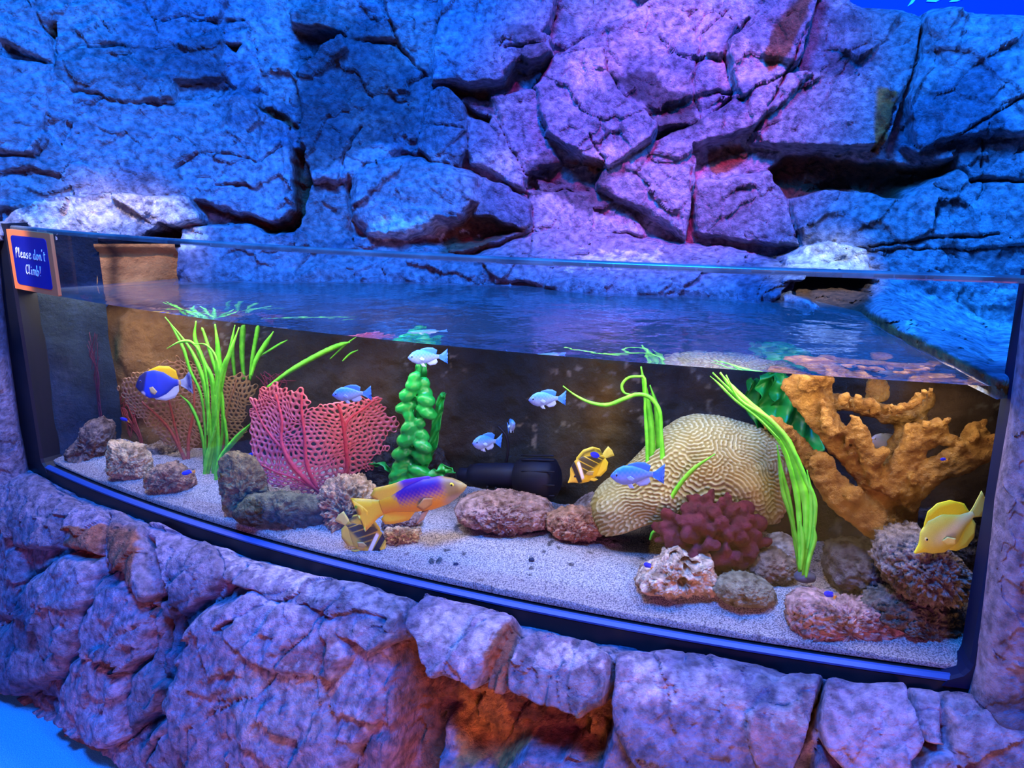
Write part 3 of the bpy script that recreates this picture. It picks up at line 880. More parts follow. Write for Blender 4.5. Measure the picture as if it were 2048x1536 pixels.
def PS(u, v, lift=0.0):
    """where the line of sight (u, v) meets the sand"""
    z = ZB + .05
    for _ in range(12):
        P = PZ(u, v, z + lift)
        z = float(sand_z(P))
    return PZ(u, v, z + lift)


M_SAND = mat_noise('coral_sand', (0.20, 0.19, 0.21), (0.74, 0.70, 0.68), 330, 0.95, 1.0, 420, 0.006, True, .36, .62, .1, 2)
na, nk = 700, 150
ks = np.concatenate([[GT + .0005, GT + .0005], np.linspace(GT + .0015, .52, nk - 2)])
Ka, Aa = np.meshgrid(ks, np.linspace(AL + .002, AR + .05, na), indexing='ij')
Ps = arc(Aa, Ka, ZB)
zz = sand_z(Ps) + .004 * fbm(Ps * np.array([40, 40, 1]), 3, 1010) + .0025 * fbm(Ps * np.array([150, 150, 1]), 2, 1011)
zz[0] = ZB + .004
Ps[..., 2] = zz
pk = sstep(.15, .5, fbm(Ps * np.array([5, 5, 1]), 3, 1015))[..., None]
cs = np.array([.92, .90, .92]) * (1 - .45 * pk) + np.array([.95, .70, .58]) * .45 * pk
dk = sstep(.52, .60, fbm(Ps * np.array([46, 46, 1]), 2, 1016))[..., None]
cs = cs * (1 - .75 * dk) * np.array([1.0, .90, .78])
dim_ = (1 - sstep(.05, .075, Ka))[..., None]     # weaker light against the panel painted as a pinkish tone
cs = cs * (1 - dim_ * .5) + np.array([.72, .50, .45]) * dim_ * .5
o = mesh('sand_bed', Ps, grid_faces(nk, na), M_SAND, None, cs.reshape(-1, 3))
tag(o, 'pale grey coral sand spread over the tank bottom', 'sand', kind='stuff')


M_ORANGE = mat_basic('orange_print', (0.95, 0.22, 0.06), 0.45, 0.3)
M_NAVY = mat_basic('blue_print', (0.006, 0.012, 0.24), 0.4, 0.3)
M_WHITE = mat_basic('white_print', (0.9, 0.92, 0.95), 0.5, 0.2)

# ------------------------------------------------------------------ reef rocks
def bk(u, v, lo=.06, hi=.42):
    return float(np.clip(kof(PS(u, v)), lo, hi))


def px_size(P):
    """metres per photograph pixel at P"""
    d = (P[1] - 0) * CT - (P[2] - 1.5) * ST
    return d / F


def outline_R(pts, n):
    """closed pixel outline -> radius as a function of direction from its centre (in pixels)"""
    p = np.asarray(pts, float)
    q = np.vstack([p, p[:1]])
    seg = np.linspace(0, 1, 40, endpoint=False)[:, None]
    d = np.vstack([a * (1 - seg) + b * seg for a, b in zip(q[:-1], q[1:])])
    c = (p.min(0) + p.max(0)) / 2 * .5 + p.mean(0) * .5
    e = d - c
    th = np.arctan2(-e[:, 1], e[:, 0]); r = np.hypot(e[:, 0], e[:, 1])
    o = np.argsort(th); th = th[o]; r = r[o]
    t = np.linspace(-math.pi, math.pi, n, endpoint=False)
    R = np.interp(t, np.concatenate([th - 2 * math.pi, th, th + 2 * math.pi]), np.tile(r, 3))
    k = np.array([1, 2, 3, 2, 1]) / 9
    R = sum(np.roll(R, i - 2) * k[i] for i in range(5))
    return c, t, R


def pillow(pts, k, D, nth=220, nph=110, p=0.7, seed=0, knob=0.10, kscale=9, pits=0.0, pscale=30, lump=0.08, holes=()):
    """a full-bodied lump whose outline from the front is `pts`, half depth D, its middle k behind the panel"""
    c, t, R = outline_R(pts, nth)
    C = PG(c[0], c[1], k)
    s = px_size(C) * 1.07
    ph = np.linspace(0, math.pi, nph)
    Tm, Ph = np.meshgrid(t, ph)
    Rm = np.repeat(R[None], nph, 0) * s
    sp = np.sin(Ph) ** p
    cp = np.cos(Ph)
    X = Rm * sp * np.cos(Tm); Zc = Rm * sp * np.sin(Tm); Y = -D * np.sign(cp) * np.abs(cp) ** .9
    L = np.stack([X, Y, Zc / math.cos(TH * .6)], -1)
    size = R.mean() * s
    Q = L / size
    dirn = L / np.maximum(np.linalg.norm(L, axis=-1, keepdims=True), 1e-6)
    rim = 1 - .55 * (np.sin(Ph) ** 6)
    f1, f2, off, rid = voro(Q * kscale * .28 + seed * 3.7, seed)
    d = lump * fbm(Q * 1.8 + seed, 3, seed + 3) + knob * (fbm(Q * kscale * .5 + seed, 4, seed + 9, .6)) + knob * .6 * (.45 - np.clip(f1, 0, .9)) + knob * .35 * fbm(Q * kscale * 1.6, 3, seed + 11, .7)
    if pits:
        g1, g2, _, _ = voro(Q * pscale * .28 + 7.1 + seed, seed + 20)
        d = d - pits * np.exp(-(g1 / .28) ** 2)
    L = L + dirn * (d * rim * size)[..., None]
    hu, hv = proj(L + C)
    for cu_, cv_, cr_ in holes:      # open pockets eaten into the stone
        L[..., 1] += 1.5 * D * np.exp(-(np.hypot(hu - cu_, hv - cv_) / cr_) ** 4) * (L[..., 1] < 0)
    return C, L, Q, d


def rock(name, label, pts, contact, color, seed, D=None, dk=0.0, knob=.16, kscale=12, pits=0.0, pscale=30, p=.75, top=None, group=None, lump=.1, k=None, mottle=.35, holes=()):
    w = (max(q[0] for q in pts) - min(q[0] for q in pts))
    if k is None:
        kc = bk(*contact)
    else:
        kc = k
    s = px_size(PG(contact[0], contact[1], kc))
    if D is None:
        D = .36 * w * s
    if k is None: D = max(min(D, kc - .04), min(D, .03))
    kk = max(kc + (D * .15 if k is None else 0) + dk, .026 + D)
    C, L, Q, d = pillow(pts, kk, D, seed=seed, knob=knob * 1.25, kscale=kscale, pits=pits, pscale=pscale, p=p, lump=lump, holes=holes)
    col = np.asarray(color) * (1 + mottle * fbm(Q * 3 + seed, 4, seed + 30)[..., None] + mottle * .6 * fbm(Q * 14 + seed, 3, seed + 31)[..., None])
    if top is not None:     # second tone laid over upper faces
        g = sstep(-.1, .35, L[..., 2] / (np.abs(L[..., 2]).max()) + .5 * fbm(Q * 4, 3, seed + 32))[..., None]
        col = col * (1 - g) + np.asarray(top) * g * (1 + mottle * fbm(Q * 9, 3, seed + 33)[..., None])
    o = mesh(name, L, grid_faces(*L.shape[:2], wrap=True, flip=True), M_ROCK, None, col.reshape(-1, 3))
    o.location = C
    tag(o, label, 'rock', group)
    return o


TAN = (.52, .36, .22); PALE = (.72, .58, .46); DARK = (.11, .085, .06); GREY = (.30, .27, .22); PINK = (.74, .40, .32)
rock('reef_rock', 'tall pale-edged brown rock leaning at far left end of the tank',
     [(130, 935), (136, 900), (160, 880), (178, 845), (205, 838), (228, 848), (226, 890), (205, 915), (190, 935), (160, 945)], (165, 940), (.34, .22, .16), 11, k=.10, D=.05, knob=.2)
rock('reef_rock', 'cream blocky rock at left between brown rocks, under the red coral stem',
     [(214, 948), (216, 915), (226, 880), (255, 884), (285, 890), (300, 915), (303, 940), (285, 962), (250, 960)], (255, 962), (.95, .62, .30), 12, knob=.14)
rock('reef_rock', 'small brown craggy rock beside the left grass plant',
     [(290, 975), (292, 950), (320, 930), (350, 925), (385, 945), (390, 965), (375, 982), (330, 984), (305, 982)], (340, 984), (.58, .32, .15), 13, knob=.2)
rock('reef_rock', 'grey white rock low behind the cream blocky rock',
     [(285, 920), (290, 895), (320, 885), (350, 900), (356, 930), (330, 940), (300, 940)], (320, 935), (.55, .45, .40), 14, k=.20, knob=.2)
rock('reef_rock', 'upright olive brown rock left of the red sea fan',
     [(447, 1010), (443, 960), (448, 920), (470, 905), (505, 912), (532, 945), (535, 985), (530, 1020), (505, 1045), (470, 1040)], (480, 1040), (.36, .27, .10), 15, knob=.18, D=.09, top=(.44, .30, .10))
rock('reef_rock', 'wide dark rock slab under the red sea fan',
     [(470, 1030), (500, 990), (560, 985), (620, 990), (655, 995), (662, 1030), (655, 1050), (600, 1056), (520, 1056), (485, 1046)], (570, 1058), DARK, 16, knob=.13, D=.10, top=(.28, .24, .10))
rock('reef_rock', 'tall tan knobbly rock beside the tail of the purple and yellow fish',
     [(660, 1075), (650, 1030), (640, 1000), (655, 965), (690, 950), (730, 958), (752, 985), (745, 1010), (725, 1040), (722, 1080), (690, 1095)], (690, 1094), (.85, .52, .24), 17, knob=.24, kscale=18, D=.05, k=.14, pits=.1)
rock('reef_rock', 'pale ragged rock touching the nose of the lower striped butterflyfish',
     [(768, 1075), (775, 1055), (800, 1050), (840, 1058), (846, 1075), (838, 1100), (810, 1108), (780, 1106)], (805, 1108), (.90, .62, .34), 18, knob=.24, kscale=16, D=.04, k=.12)
rock('reef_rock', 'small brown rubble piece beneath the belly of the purple and yellow fish',
     [(765, 1050), (770, 1030), (800, 1022), (835, 1030), (843, 1042), (825, 1052), (790, 1056)], (800, 1052), (.34, .22, .17), 19, knob=.2)
rock('reef_rock', 'low flat pinkish grey rock below the black pump',
     [(915, 1020), (930, 1000), (975, 990), (1040, 992), (1085, 1000), (1105, 1020), (1100, 1042), (1050, 1048), (1030, 1056), (970, 1050), (930, 1040)], (1010, 1056), (.60, .38, .31), 20, knob=.15, kscale=16, pits=.1, D=.08)
rock('reef_rock', 'rounded tan rock on the sand left of the brain coral',
     [(1096, 1050), (1100, 1030), (1140, 1016), (1180, 1020), (1205, 1035), (1212, 1055), (1190, 1072), (1140, 1076), (1110, 1068)], (1150, 1077), (.72, .40, .24), 21, knob=.2, pits=.08)
rock('reef_rock', 'pointed tan rock standing on top of the rounded tan rock',
     [(1140, 1025), (1160, 1005), (1186, 988), (1198, 1000), (1204, 1030), (1185, 1040), (1150, 1036)], (1170, 1040), (.62, .40, .26), 22, D=.05, dk=.03, knob=.16, p=.9)
hole = rock('reef_rock', 'cream coral skeleton rock with holes in front of the maroon coral',
     [(1276, 1165), (1290, 1140), (1315, 1128), (1330, 1105), (1355, 1096), (1375, 1110), (1392, 1106), (1418, 1112), (1424, 1140), (1438, 1170), (1430, 1184), (1375, 1180), (1330, 1184), (1290, 1180)], (1350, 1184), (1.0, .66, .42), 23, knob=.16, kscale=14, pits=.2, pscale=10, holes=[(1349, 1113, 8), (1372, 1126, 9), (1390, 1133, 8), (1374, 1146, 8), (1366, 1168, 9)])
rock('reef_rock', 'low olive grey rock on the sand right of the cream holed rock',
     [(1428, 1178), (1440, 1160), (1465, 1150), (1500, 1152), (1535, 1166), (1548, 1185), (1545, 1205), (1490, 1206), (1450, 1200)], (1490, 1206), (.36, .30, .17), 24, knob=.14)
rock('reef_rock', 'flat grey stone tucked behind the olive grey rock',
     [(1440, 1165), (1450, 1150), (1480, 1145), (1505, 1155), (1500, 1172), (1460, 1174)], (1470, 1172), (.24, .22, .20), 25, k=.20, D=.03)
rock('reef_rock', 'round white shell-like stone behind the maroon coral beside the right grass plant',
     [(1540, 1100), (1545, 1080), (1570, 1072), (1595, 1085), (1592, 1115), (1570, 1125), (1548, 1118)], (1570, 1128), (.55, .52, .50), 26, k=.25, D=.05, knob=.1)
rock('reef_rock', 'dull brown rock in shade below the maroon coral, right side',
     [(1500, 1135), (1520, 1110), (1555, 1100), (1585, 1112), (1590, 1140), (1565, 1158), (1520, 1156)], (1545, 1158), (.36, .25, .17), 27, k=.20, D=.05)
rock('reef_rock', 'large pink granular rock close to the panel at lower right',
     [(1578, 1240), (1578, 1200), (1600, 1182), (1640, 1188), (1680, 1202), (1730, 1200), (1775, 1218), (1802, 1246), (1790, 1275), (1740, 1290), (1680, 1306), (1620, 1300), (1590, 1275)], (1680, 1306), PINK, 28, knob=.13, kscale=26, pits=.05, D=.05, p=.5, k=.088)
rock('reef_rock', 'dark grey boulder left of the rock under the orange coral',
     [(1655, 1140), (1665, 1100), (1700, 1088), (1750, 1090), (1790, 1110), (1800, 1160), (1775, 1190), (1720, 1195), (1670, 1175)], (1720, 1195), (.15, .13, .12), 29, k=.22, D=.08, knob=.16)
rock('reef_rock', 'mottled brown rock under the snout of the yellow tang',
     [(1757, 1125), (1765, 1085), (1800, 1062), (1840, 1062), (1880, 1090), (1925, 1130), (1930, 1170), (1900, 1195), (1840, 1195), (1785, 1170)], (1840, 1196), (.36, .26, .20), 30, k=.13, D=.085, knob=.2, kscale=18, pits=.08)
rock('reef_rock', 'dark brown rock between the pink rock and the right corner',
     [(1720, 1215), (1740, 1180), (1800, 1175), (1860, 1185), (1900, 1215), (1950, 1270), (1952, 1310), (1925, 1335), (1870, 1325), (1820, 1285), (1800, 1240)], (1870, 1325), (.15, .115, .09), 31, k=.13, D=.06, knob=.2, kscale=18, top=(.26, .2, .14))
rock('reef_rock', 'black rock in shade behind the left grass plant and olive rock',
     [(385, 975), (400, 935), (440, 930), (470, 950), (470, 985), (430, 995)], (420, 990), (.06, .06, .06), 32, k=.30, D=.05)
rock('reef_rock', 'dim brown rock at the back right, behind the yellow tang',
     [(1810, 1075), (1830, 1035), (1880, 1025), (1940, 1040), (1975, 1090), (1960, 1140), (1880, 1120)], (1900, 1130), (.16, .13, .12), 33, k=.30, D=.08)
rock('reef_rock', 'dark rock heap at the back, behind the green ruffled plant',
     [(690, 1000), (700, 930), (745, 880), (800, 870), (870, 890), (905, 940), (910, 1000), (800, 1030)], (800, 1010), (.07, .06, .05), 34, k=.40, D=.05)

# small things lying on the sand
for (u, v, w, h, c, lab, sd) in (
        (875, 1130, 36, 30, (.16, .18, .20), 'notched dark grey shell lying alone on open sand', 41),
        (1099, 1177, 24, 13, (.03, .04, .08), 'small black pebble on sand near the middle of the panel', 42),
        (429, 1026, 17, 26, (.45, .38, .34), 'small grey pointed snail shell on the sand below the left grass plant', 43),
        (773, 1121, 12, 8, (.05, .05, .09), 'tiny dark pebble just right of the striped butterflyfish at the panel', 44),
        (912, 1129, 10, 9, (.06, .07, .14), 'tiny bluish pebble right of the notched shell', 45),
        (1063, 1119, 11, 7, (.06, .07, .12), 'tiny dark pebble on open sand above the black pebble', 46),
        (952, 1184, 14, 9, (.05, .04, .05), 'tiny dark pebble against the panel left of the black pebble', 47)):
    o = rock('snail_shell' if sd in (41, 43) else 'pebble', lab,
             [(u - w * .5, v + h * .1), (u - w * .4, v - h * .42), (u - w * .1, v - h * .3), (u + w * .15, v - h * .5), (u + w * .5, v - h * .2), (u + w * .48, v + h * .3), (u + w * .1, v + h * .5), (u - w * .35, v + h * .45)],
             (u, v + h * .45), c, sd, D=w * .45 * .001, knob=.12, kscale=7)
    o['category'] = 'shell' if sd in (41, 43) else 'pebble'


# ------------------------------------------------------------------ sweeps
def tube_mesh(P, rx, ry, nseg=10, side=(0, 1, 0), caps=True):
    """elliptical sweep along P; rx lies across the path in the picture plane, ry along `side`"""
    P = np.asarray(P, float); n = len(P)
    rx = np.broadcast_to(rx, n); ry = np.broadcast_to(ry, n)
    T = np.gradient(P, axis=0); T /= np.maximum(np.linalg.norm(T, axis=1, keepdims=True), 1e-9)
    s = np.broadcast_to(np.asarray(side, float), (n, 3))
    A = np.cross(T, s); A /= np.maximum(np.linalg.norm(A, axis=1, keepdims=True), 1e-9)
    B = np.cross(A, T)
    th = np.linspace(0, 2 * math.pi, nseg, endpoint=False)
    V = P[:, None] + A[:, None] * (np.cos(th)[None, :, None] * rx[:, None, None]) + B[:, None] * (np.sin(th)[None, :, None] * ry[:, None, None])
    f = grid_faces(n, nseg, wrap=True).tolist()
    V = V.reshape(-1, 3)
    if caps:
        f.append(list(range(nseg))[::-1]); f.append([(n - 1) * nseg + i for i in range(nseg)])
    return V, f


class Bag:
    def __init__(self):
        self.v = []; self.f = []; self.n = 0; self.c = []
    def add(self, V, f, col=None):
        f = f.tolist() if hasattr(f, 'tolist') else f
        self.v.append(np.asarray(V, float)); self.f += [[i + self.n for i in q] for q in f]; self.n += len(V)
        if col is not None:
            self.c.append(np.broadcast_to(col, (len(V), 3)))
        return self
    def build(self, name, mat, parent=None, loc=None, **kw):
        V = np.vstack(self.v)
        if loc is not None: V = V - np.asarray(loc)
        c = np.vstack(self.c) if self.c else None
        return mesh(name, V, self.f, mat, parent, c, **kw)


def pts3(px, k):
    """pixel polyline (u, v[, extra depth]) -> points k behind the panel"""
    return np.array([PG(q[0], q[1], k + (q[2] if len(q) > 2 else 0)) for q in px])


# ------------------------------------------------------------------ grass-like plants
M_GRASS = mat_noise('green_blade', (0.08, 0.50, 0.015), (0.22, 0.90, 0.05), 40, 0.45, 0.3, 120, 0.002, True, .3, .7, .35)
M_KELP = mat_noise('green_ruffle', (0.005, 0.20, 0.03), (0.016, 0.46, 0.06), 18, 0.35, 0.3, 60, 0.002, True, .3, .7, .4)
M_KELP_PLAIN = mat_noise('green_pocket', (0.005, 0.20, 0.03), (0.016, 0.46, 0.06), 18, 0.3, 0.3, 60, 0.002, False, .3, .7, .5)
M_BASE = mat_noise('plant_base_weight', (0.02, 0.025, 0.04), (0.05, 0.06, 0.09), 40, 0.7, 0.3)


def blade(pxs, w, k, twist=0.0, tint=1.0, n=36, w0=.6, tip=.15):
    P = spline(pts3(pxs, k), n)
    s = px_size(P[n // 2])
    t = np.linspace(0, 1, n)
    ww = w * s * .42 * np.minimum(1, w0 + (1 - w0) * t / .3) * np.clip((1 - t) / .3, tip, 1) ** .7
    T = np.gradient(P, axis=0); T /= np.linalg.norm(T, axis=1, keepdims=True)
    A = np.cross(T, (0, 1, 0)); A /= np.maximum(np.linalg.norm(A, axis=1, keepdims=True), 1e-9)
    N = np.cross(A, T)
    a = twist * t + .25 * np.sin(t * 5 + twist * 3)
    D = A * np.cos(a)[:, None] + N * np.sin(a)[:, None]; E = np.cross(D, T)
    th = .0010
    rim = ww * (1 + .05 * np.sin(t * 90))
    V = np.stack([P - D * rim[:, None] , P - E * (th + ww[:, None] * .07), P + D * rim[:, None], P + E * (th - ww[:, None] * .07) ], 1).reshape(-1, 3)
    f = grid_faces(n, 4, wrap=True).tolist()
    f += [[3, 2, 1, 0], [(n - 1) * 4 + i for i in range(4)]]
    return V, f, np.full(3, tint)


def grass_plant(label, base, blades, k, weight=True, name='grass_plant'):
    B = PG(base[0], base[1], k)
    root = empty(name, B)
    tag(root, label, 'plant')
    for b in blades:
        pxs, w = b[0], b[1]; tw = b[2] if len(b) > 2 else 0.0; dk = b[3] if len(b) > 3 else 0.0; ti = b[4] if len(b) > 4 else 1.0
        V, f, c = blade(pxs, w, k + dk, tw, ti)
        Bag().add(V, f, c).build('blade', M_GRASS, root, B)
    if weight:
        s = px_size(B)
        c, L, Q, d = pillow([(base[0] - 22, base[1] + 8), (base[0] - 18, base[1] - 3), (base[0], base[1] - 7), (base[0] + 18, base[1] - 3), (base[0] + 22, base[1] + 9), (base[0], base[1] + 14)], k, .016, 40, 20, seed=3)
        mesh('base_weight', L + c - B, grid_faces(*L.shape[:2], wrap=True, flip=True), M_BASE, root)
    return root


grass_plant('tall bright green grass plant standing left of the red sea fan', (425, 985), [
    ([(405, 975), (412, 930), (420, 880), (414, 800), (400, 740), (375, 690), (330, 634)], 11, .3, -.01),
    ([(410, 975), (424, 900), (428, 830), (424, 760), (405, 720), (390, 676), (392, 642)], 13, -.3, .0),
    ([(425, 975), (430, 900), (432, 830), (437, 760), (436, 700), (430, 648)], 16, .2, .01),
    ([(428, 975), (436, 890), (432, 810), (440, 755), (462, 700), (478, 655)], 13, .5, .0, 1.05),
    ([(420, 970), (440, 900), (446, 840), (442, 780), (425, 720), (406, 660), (404, 662)], 9, .4, .02),
    ([(408, 975), (408, 900), (398, 850), (380, 810), (360, 790)], 9, .2, .03, .9),
    ([(412, 940), (410, 860), (402, 790), (380, 740), (368, 700), (350, 664), (336, 640)], 8, .3, .01),
    ([(415, 870), (416, 790), (405, 720), (385, 686), (360, 684), (334, 697)], 8, -.3, -.02),
    ([(430, 860), (438, 760), (432, 715), (412, 690), (388, 688)], 6, .3, -.02),
    ([(430, 970), (440, 920), (470, 880), (506, 843)], 13, .2, -.02),
    ([(428, 970), (452, 900), (450, 850), (440, 800)], 9, -.2, .02, .9),
    ([(422, 960), (432, 860), (446, 760), (462, 690), (470, 650)], 8, .3, .02, .85),
    ([(404, 975), (414, 910), (432, 850), (430, 790)], 8, .4, -.01),
], .16)
grass_plant('short upright green grass plant in shade behind the tan sea fans', (498, 750), [
    ([(488, 760), (484, 710), (486, 660), (490, 650)], 14, .2, 0, .6), ([(500, 760), (506, 710), (515, 660), (518, 650)], 11, -.2, 0, .75),
    ([(470, 760), (465, 700), (468, 655)], 11, .2, .01, .5), ([(502, 752), (512, 720), (530, 690), (547, 663)], 12, .2, -.01, 1.0),
    ([(515, 715), (540, 700), (560, 688), (575, 680)], 6, .2, 0, .8),
], .30, weight=False)
grass_plant('loose green leaf drifting under the surface above the red sea fan', (545, 770), [
    ([(535, 775), (580, 742), (640, 708), (680, 690), (700, 684)], 13, .3, 0, .8), ([(660, 718), (690, 690), (715, 672)], 4, .2, .01, .6),
    ([(685, 722), (700, 708), (716, 700)], 5, .2, .01, .6),
], .26, weight=False, name='drifting_leaf')
grass_plant('green grass plant with curled leaf in front of the brain coral', (1310, 1010), [
    ([(1310, 1010), (1305, 930), (1302, 850), (1292, 790), (1282, 733)], 16, .3, 0, .75), ([(1318, 1010), (1318, 930), (1316, 860), (1312, 810), (1300, 770)], 14, -.2, .01, .65),
    ([(1322, 1015), (1324, 940), (1322, 860), (1318, 820), (1300, 795), (1275, 789), (1250, 797), (1215, 810), (1180, 805), (1150, 790), (1126, 772)], 11, .3, -.02, 1.1),
    ([(1305, 1000), (1294, 900), (1290, 820), (1290, 760), (1276, 753), (1256, 756), (1244, 770), (1248, 785), (1262, 789), (1285, 790)], 7, .3, -.01, 1.0),
    ([(1306, 1010), (1296, 940), (1294, 870), (1290, 800)], 9, -.4, -.01, .95), ([(1324, 1010), (1326, 960), (1326, 900), (1322, 850)], 8, .2, -.02, 1.0),
    ([(1332, 1020), (1352, 980), (1385, 940), (1430, 908)], 11, .2, -.05, 1.05), ([(1300, 1080), (1306, 1065), (1316, 1062)], 8, .2, -.05, .9),
], .24)
grass_plant('long green grass plant leaning left in front of the orange branching coral', (1610, 1150), [
    ([(1600, 1145), (1600, 1080), (1595, 1000), (1580, 930), (1560, 880), (1520, 835), (1470, 790), (1425, 745)], 14, .2, 0),
    ([(1608, 1155), (1612, 1080), (1612, 1010), (1598, 950), (1578, 890), (1545, 850), (1500, 810), (1460, 770), (1440, 745)], 20, -.2, -.01),
    ([(1600, 1150), (1590, 1080), (1578, 1000), (1562, 940), (1554, 890)], 11, .3, .02, .55),
    ([(1612, 1150), (1622, 1090), (1630, 1010), (1612, 960), (1580, 890), (1540, 840), (1480, 800), (1452, 750)], 12, .3, -.02, 1.05),
    ([(1606, 1150), (1598, 1100), (1580, 1030), (1566, 985), (1558, 925), (1555, 900)], 9, -.3, .01, .6),
    ([(1612, 1155), (1618, 1120), (1630, 1080), (1628, 1052)], 10, .2, -.03, .9),
    ([(1615, 1100), (1622, 1050), (1622, 990), (1614, 940)], 10, .2, -.02), ([(1560, 880), (1520, 840), (1470, 800), (1440, 770), (1420, 752)], 6, .2, -.02),
    ([(1602, 1140), (1606, 1090), (1600, 1040)], 12, .5, -.02, .9),
], .12)


# ------------------------------------------------------------------ ruffled plants
def ruffle(pxs, wpx, k, waves, amp, seed, n=110, m=28, tint=1.0, prof=None):
    P = spline(pts3(pxs, k), n)
    s = px_size(P[n // 2])
    t = np.linspace(0, 1, n)
    w = wpx * s * .5 * (np.interp(t, *prof) if prof is not None else np.sin(np.clip(t * .9 + .1, 0, 1) * math.pi) ** .5)
    T = np.gradient(P, axis=0); T /= np.linalg.norm(T, axis=1, keepdims=True)
    A = np.cross(T, (0, 1, 0)); A /= np.linalg.norm(A, axis=1, keepdims=True)
    N = np.cross(A, T)
    x = np.linspace(-1, 1, m)
    X, Tt = np.meshgrid(x, t)
    ph = np.where(X > 0, 0.0, 2.6) + seed
    y = amp * s * (np.abs(X) ** 1.2 * np.sin(waves * 2 * math.pi * Tt + ph + 1.6 * np.sin(5 * Tt + seed) + 1.4 * X) + .55 * np.sin(waves * 1.6 * math.pi * Tt + X * 3.2 + seed) + .3 * vnoise(np.stack([X * 2, Tt * 14, 0 * X + seed], -1), 3))
    z = amp * .35 * s * np.abs(X) ** 1.5 * np.cos(waves * 2 * math.pi * Tt + ph)
    V = P[:, None] + A[:, None] * (X * w[:, None] * (1 - .12 * np.cos(waves * 2 * math.pi * Tt + ph)))[..., None] - N[:, None] * y[..., None] + T[:, None] * z[..., None]
    return V.reshape(-1, 3), grid_faces(n, m), np.full(3, tint)


def kelp(label, base, sheets, k):
    B = PG(base[0], base[1], k)
    root = empty('ruffled_plant', B); tag(root, label, 'plant')
    for pxs, w, waves, amp, dk, ti in sheets:
        V, f, c = ruffle(pxs, w, k + dk, waves, amp, random.random() * 6, tint=ti)
        Bag().add(V, f, c).build('frond', M_KELP, root, B, mods=[m_solid(.0015)])
    P = spline(pts3(sheets[0][0], k + .004), 30)
    V, f = tube_mesh(P, .0035, .0035, 8)
    Bag().add(V, f, np.full(3, .7)).build('stem', M_KELP, root, B)
    return root


kp = kelp('upright glossy green ruffled plant between the red sea fan and the pump', (825, 965), [
    ([(818, 972), (822, 930), (828, 880), (830, 830), (836, 780), (842, 735), (845, 715)], 34, 4.6, 8, .02, 1.0),
    ([(830, 965), (862, 900), (872, 850), (882, 800), (889, 785)], 18, 6, 7, .03, .8),
    ([(835, 962), (870, 950), (890, 938), (908, 945)], 20, 3, 7, -.01, .9),
    ([(800, 975), (785, 945), (765, 930), (738, 927)], 10, 4, 5, .0, .8),
], .26)
def puffs():
    # the crinkled blade itself: bulging pockets either side of the midrib
    B = np.array(kp.location); bag = Bag(); r = random.Random(21)
    mid = spline(np.array([(818, 972), (822, 930), (828, 880), (830, 830), (836, 780), (840, 745)], float), 60)
    th = np.linspace(0, math.pi, 9); ph = np.linspace(0, 2 * math.pi, 12, endpoint=False)
    Th, Ph = np.meshgrid(th, ph, indexing='ij')
    S = np.stack([np.sin(Th) * np.cos(Ph), np.cos(Th), np.sin(Th) * np.sin(Ph)], -1)
    n = 11
    for i in range(n):
        t = (i + .4) / n
        u, v = mid[int(t * 59)]
        wd = 38 * math.sin(min(1, .35 + t * 1.1) * math.pi * .93) ** .5 if t < .6 else 38 * (1.08 - (t - .6) * 1.5)
        for sd in (-1, 1):
            ofs = 10 if sd > 0 else -2
            P = PG(u + sd * wd * .52 + r.uniform(-3, 3), v + ofs + r.uniform(-3, 3), .255 - .012 * r.random() - (.012 if sd < 0 else 0))
            s_ = px_size(P)
            rx, ry, rz = wd * .66 * s_, wd * .40 * s_, 14.5 * s_ * r.uniform(.85, 1.1)
            q = S * np.array([rx, ry, rz])
            tl = -sd * .45 + r.uniform(-.15, .15)
            q = np.stack([q[..., 0] * math.cos(tl) - q[..., 2] * math.sin(tl), q[..., 1], q[..., 0] * math.sin(tl) + q[..., 2] * math.cos(tl)], -1)
            bag.add((P + q).reshape(-1, 3), grid_faces(9, 12, wrap=True, flip=True))
    o = bag.build('frond', M_KELP_PLAIN, kp, B)
    m_remesh(.0032, 3)(o); m_disp(.02, .006)(o)
puffs()
kelp('large dim green ruffled plant at the back behind the orange coral', (1590, 900), [
    ([(1610, 930), (1585, 880), (1560, 820), (1545, 760), (1540, 745)], 80, 4, 18, 0, .75),
    ([(1612, 925), (1600, 860), (1575, 800), (1560, 745)], 70, 4, 18, -.02, .6),
    ([(1608, 930), (1560, 890), (1530, 840), (1512, 780), (1505, 760)], 50, 4, 14, .02, .45),
], .36)


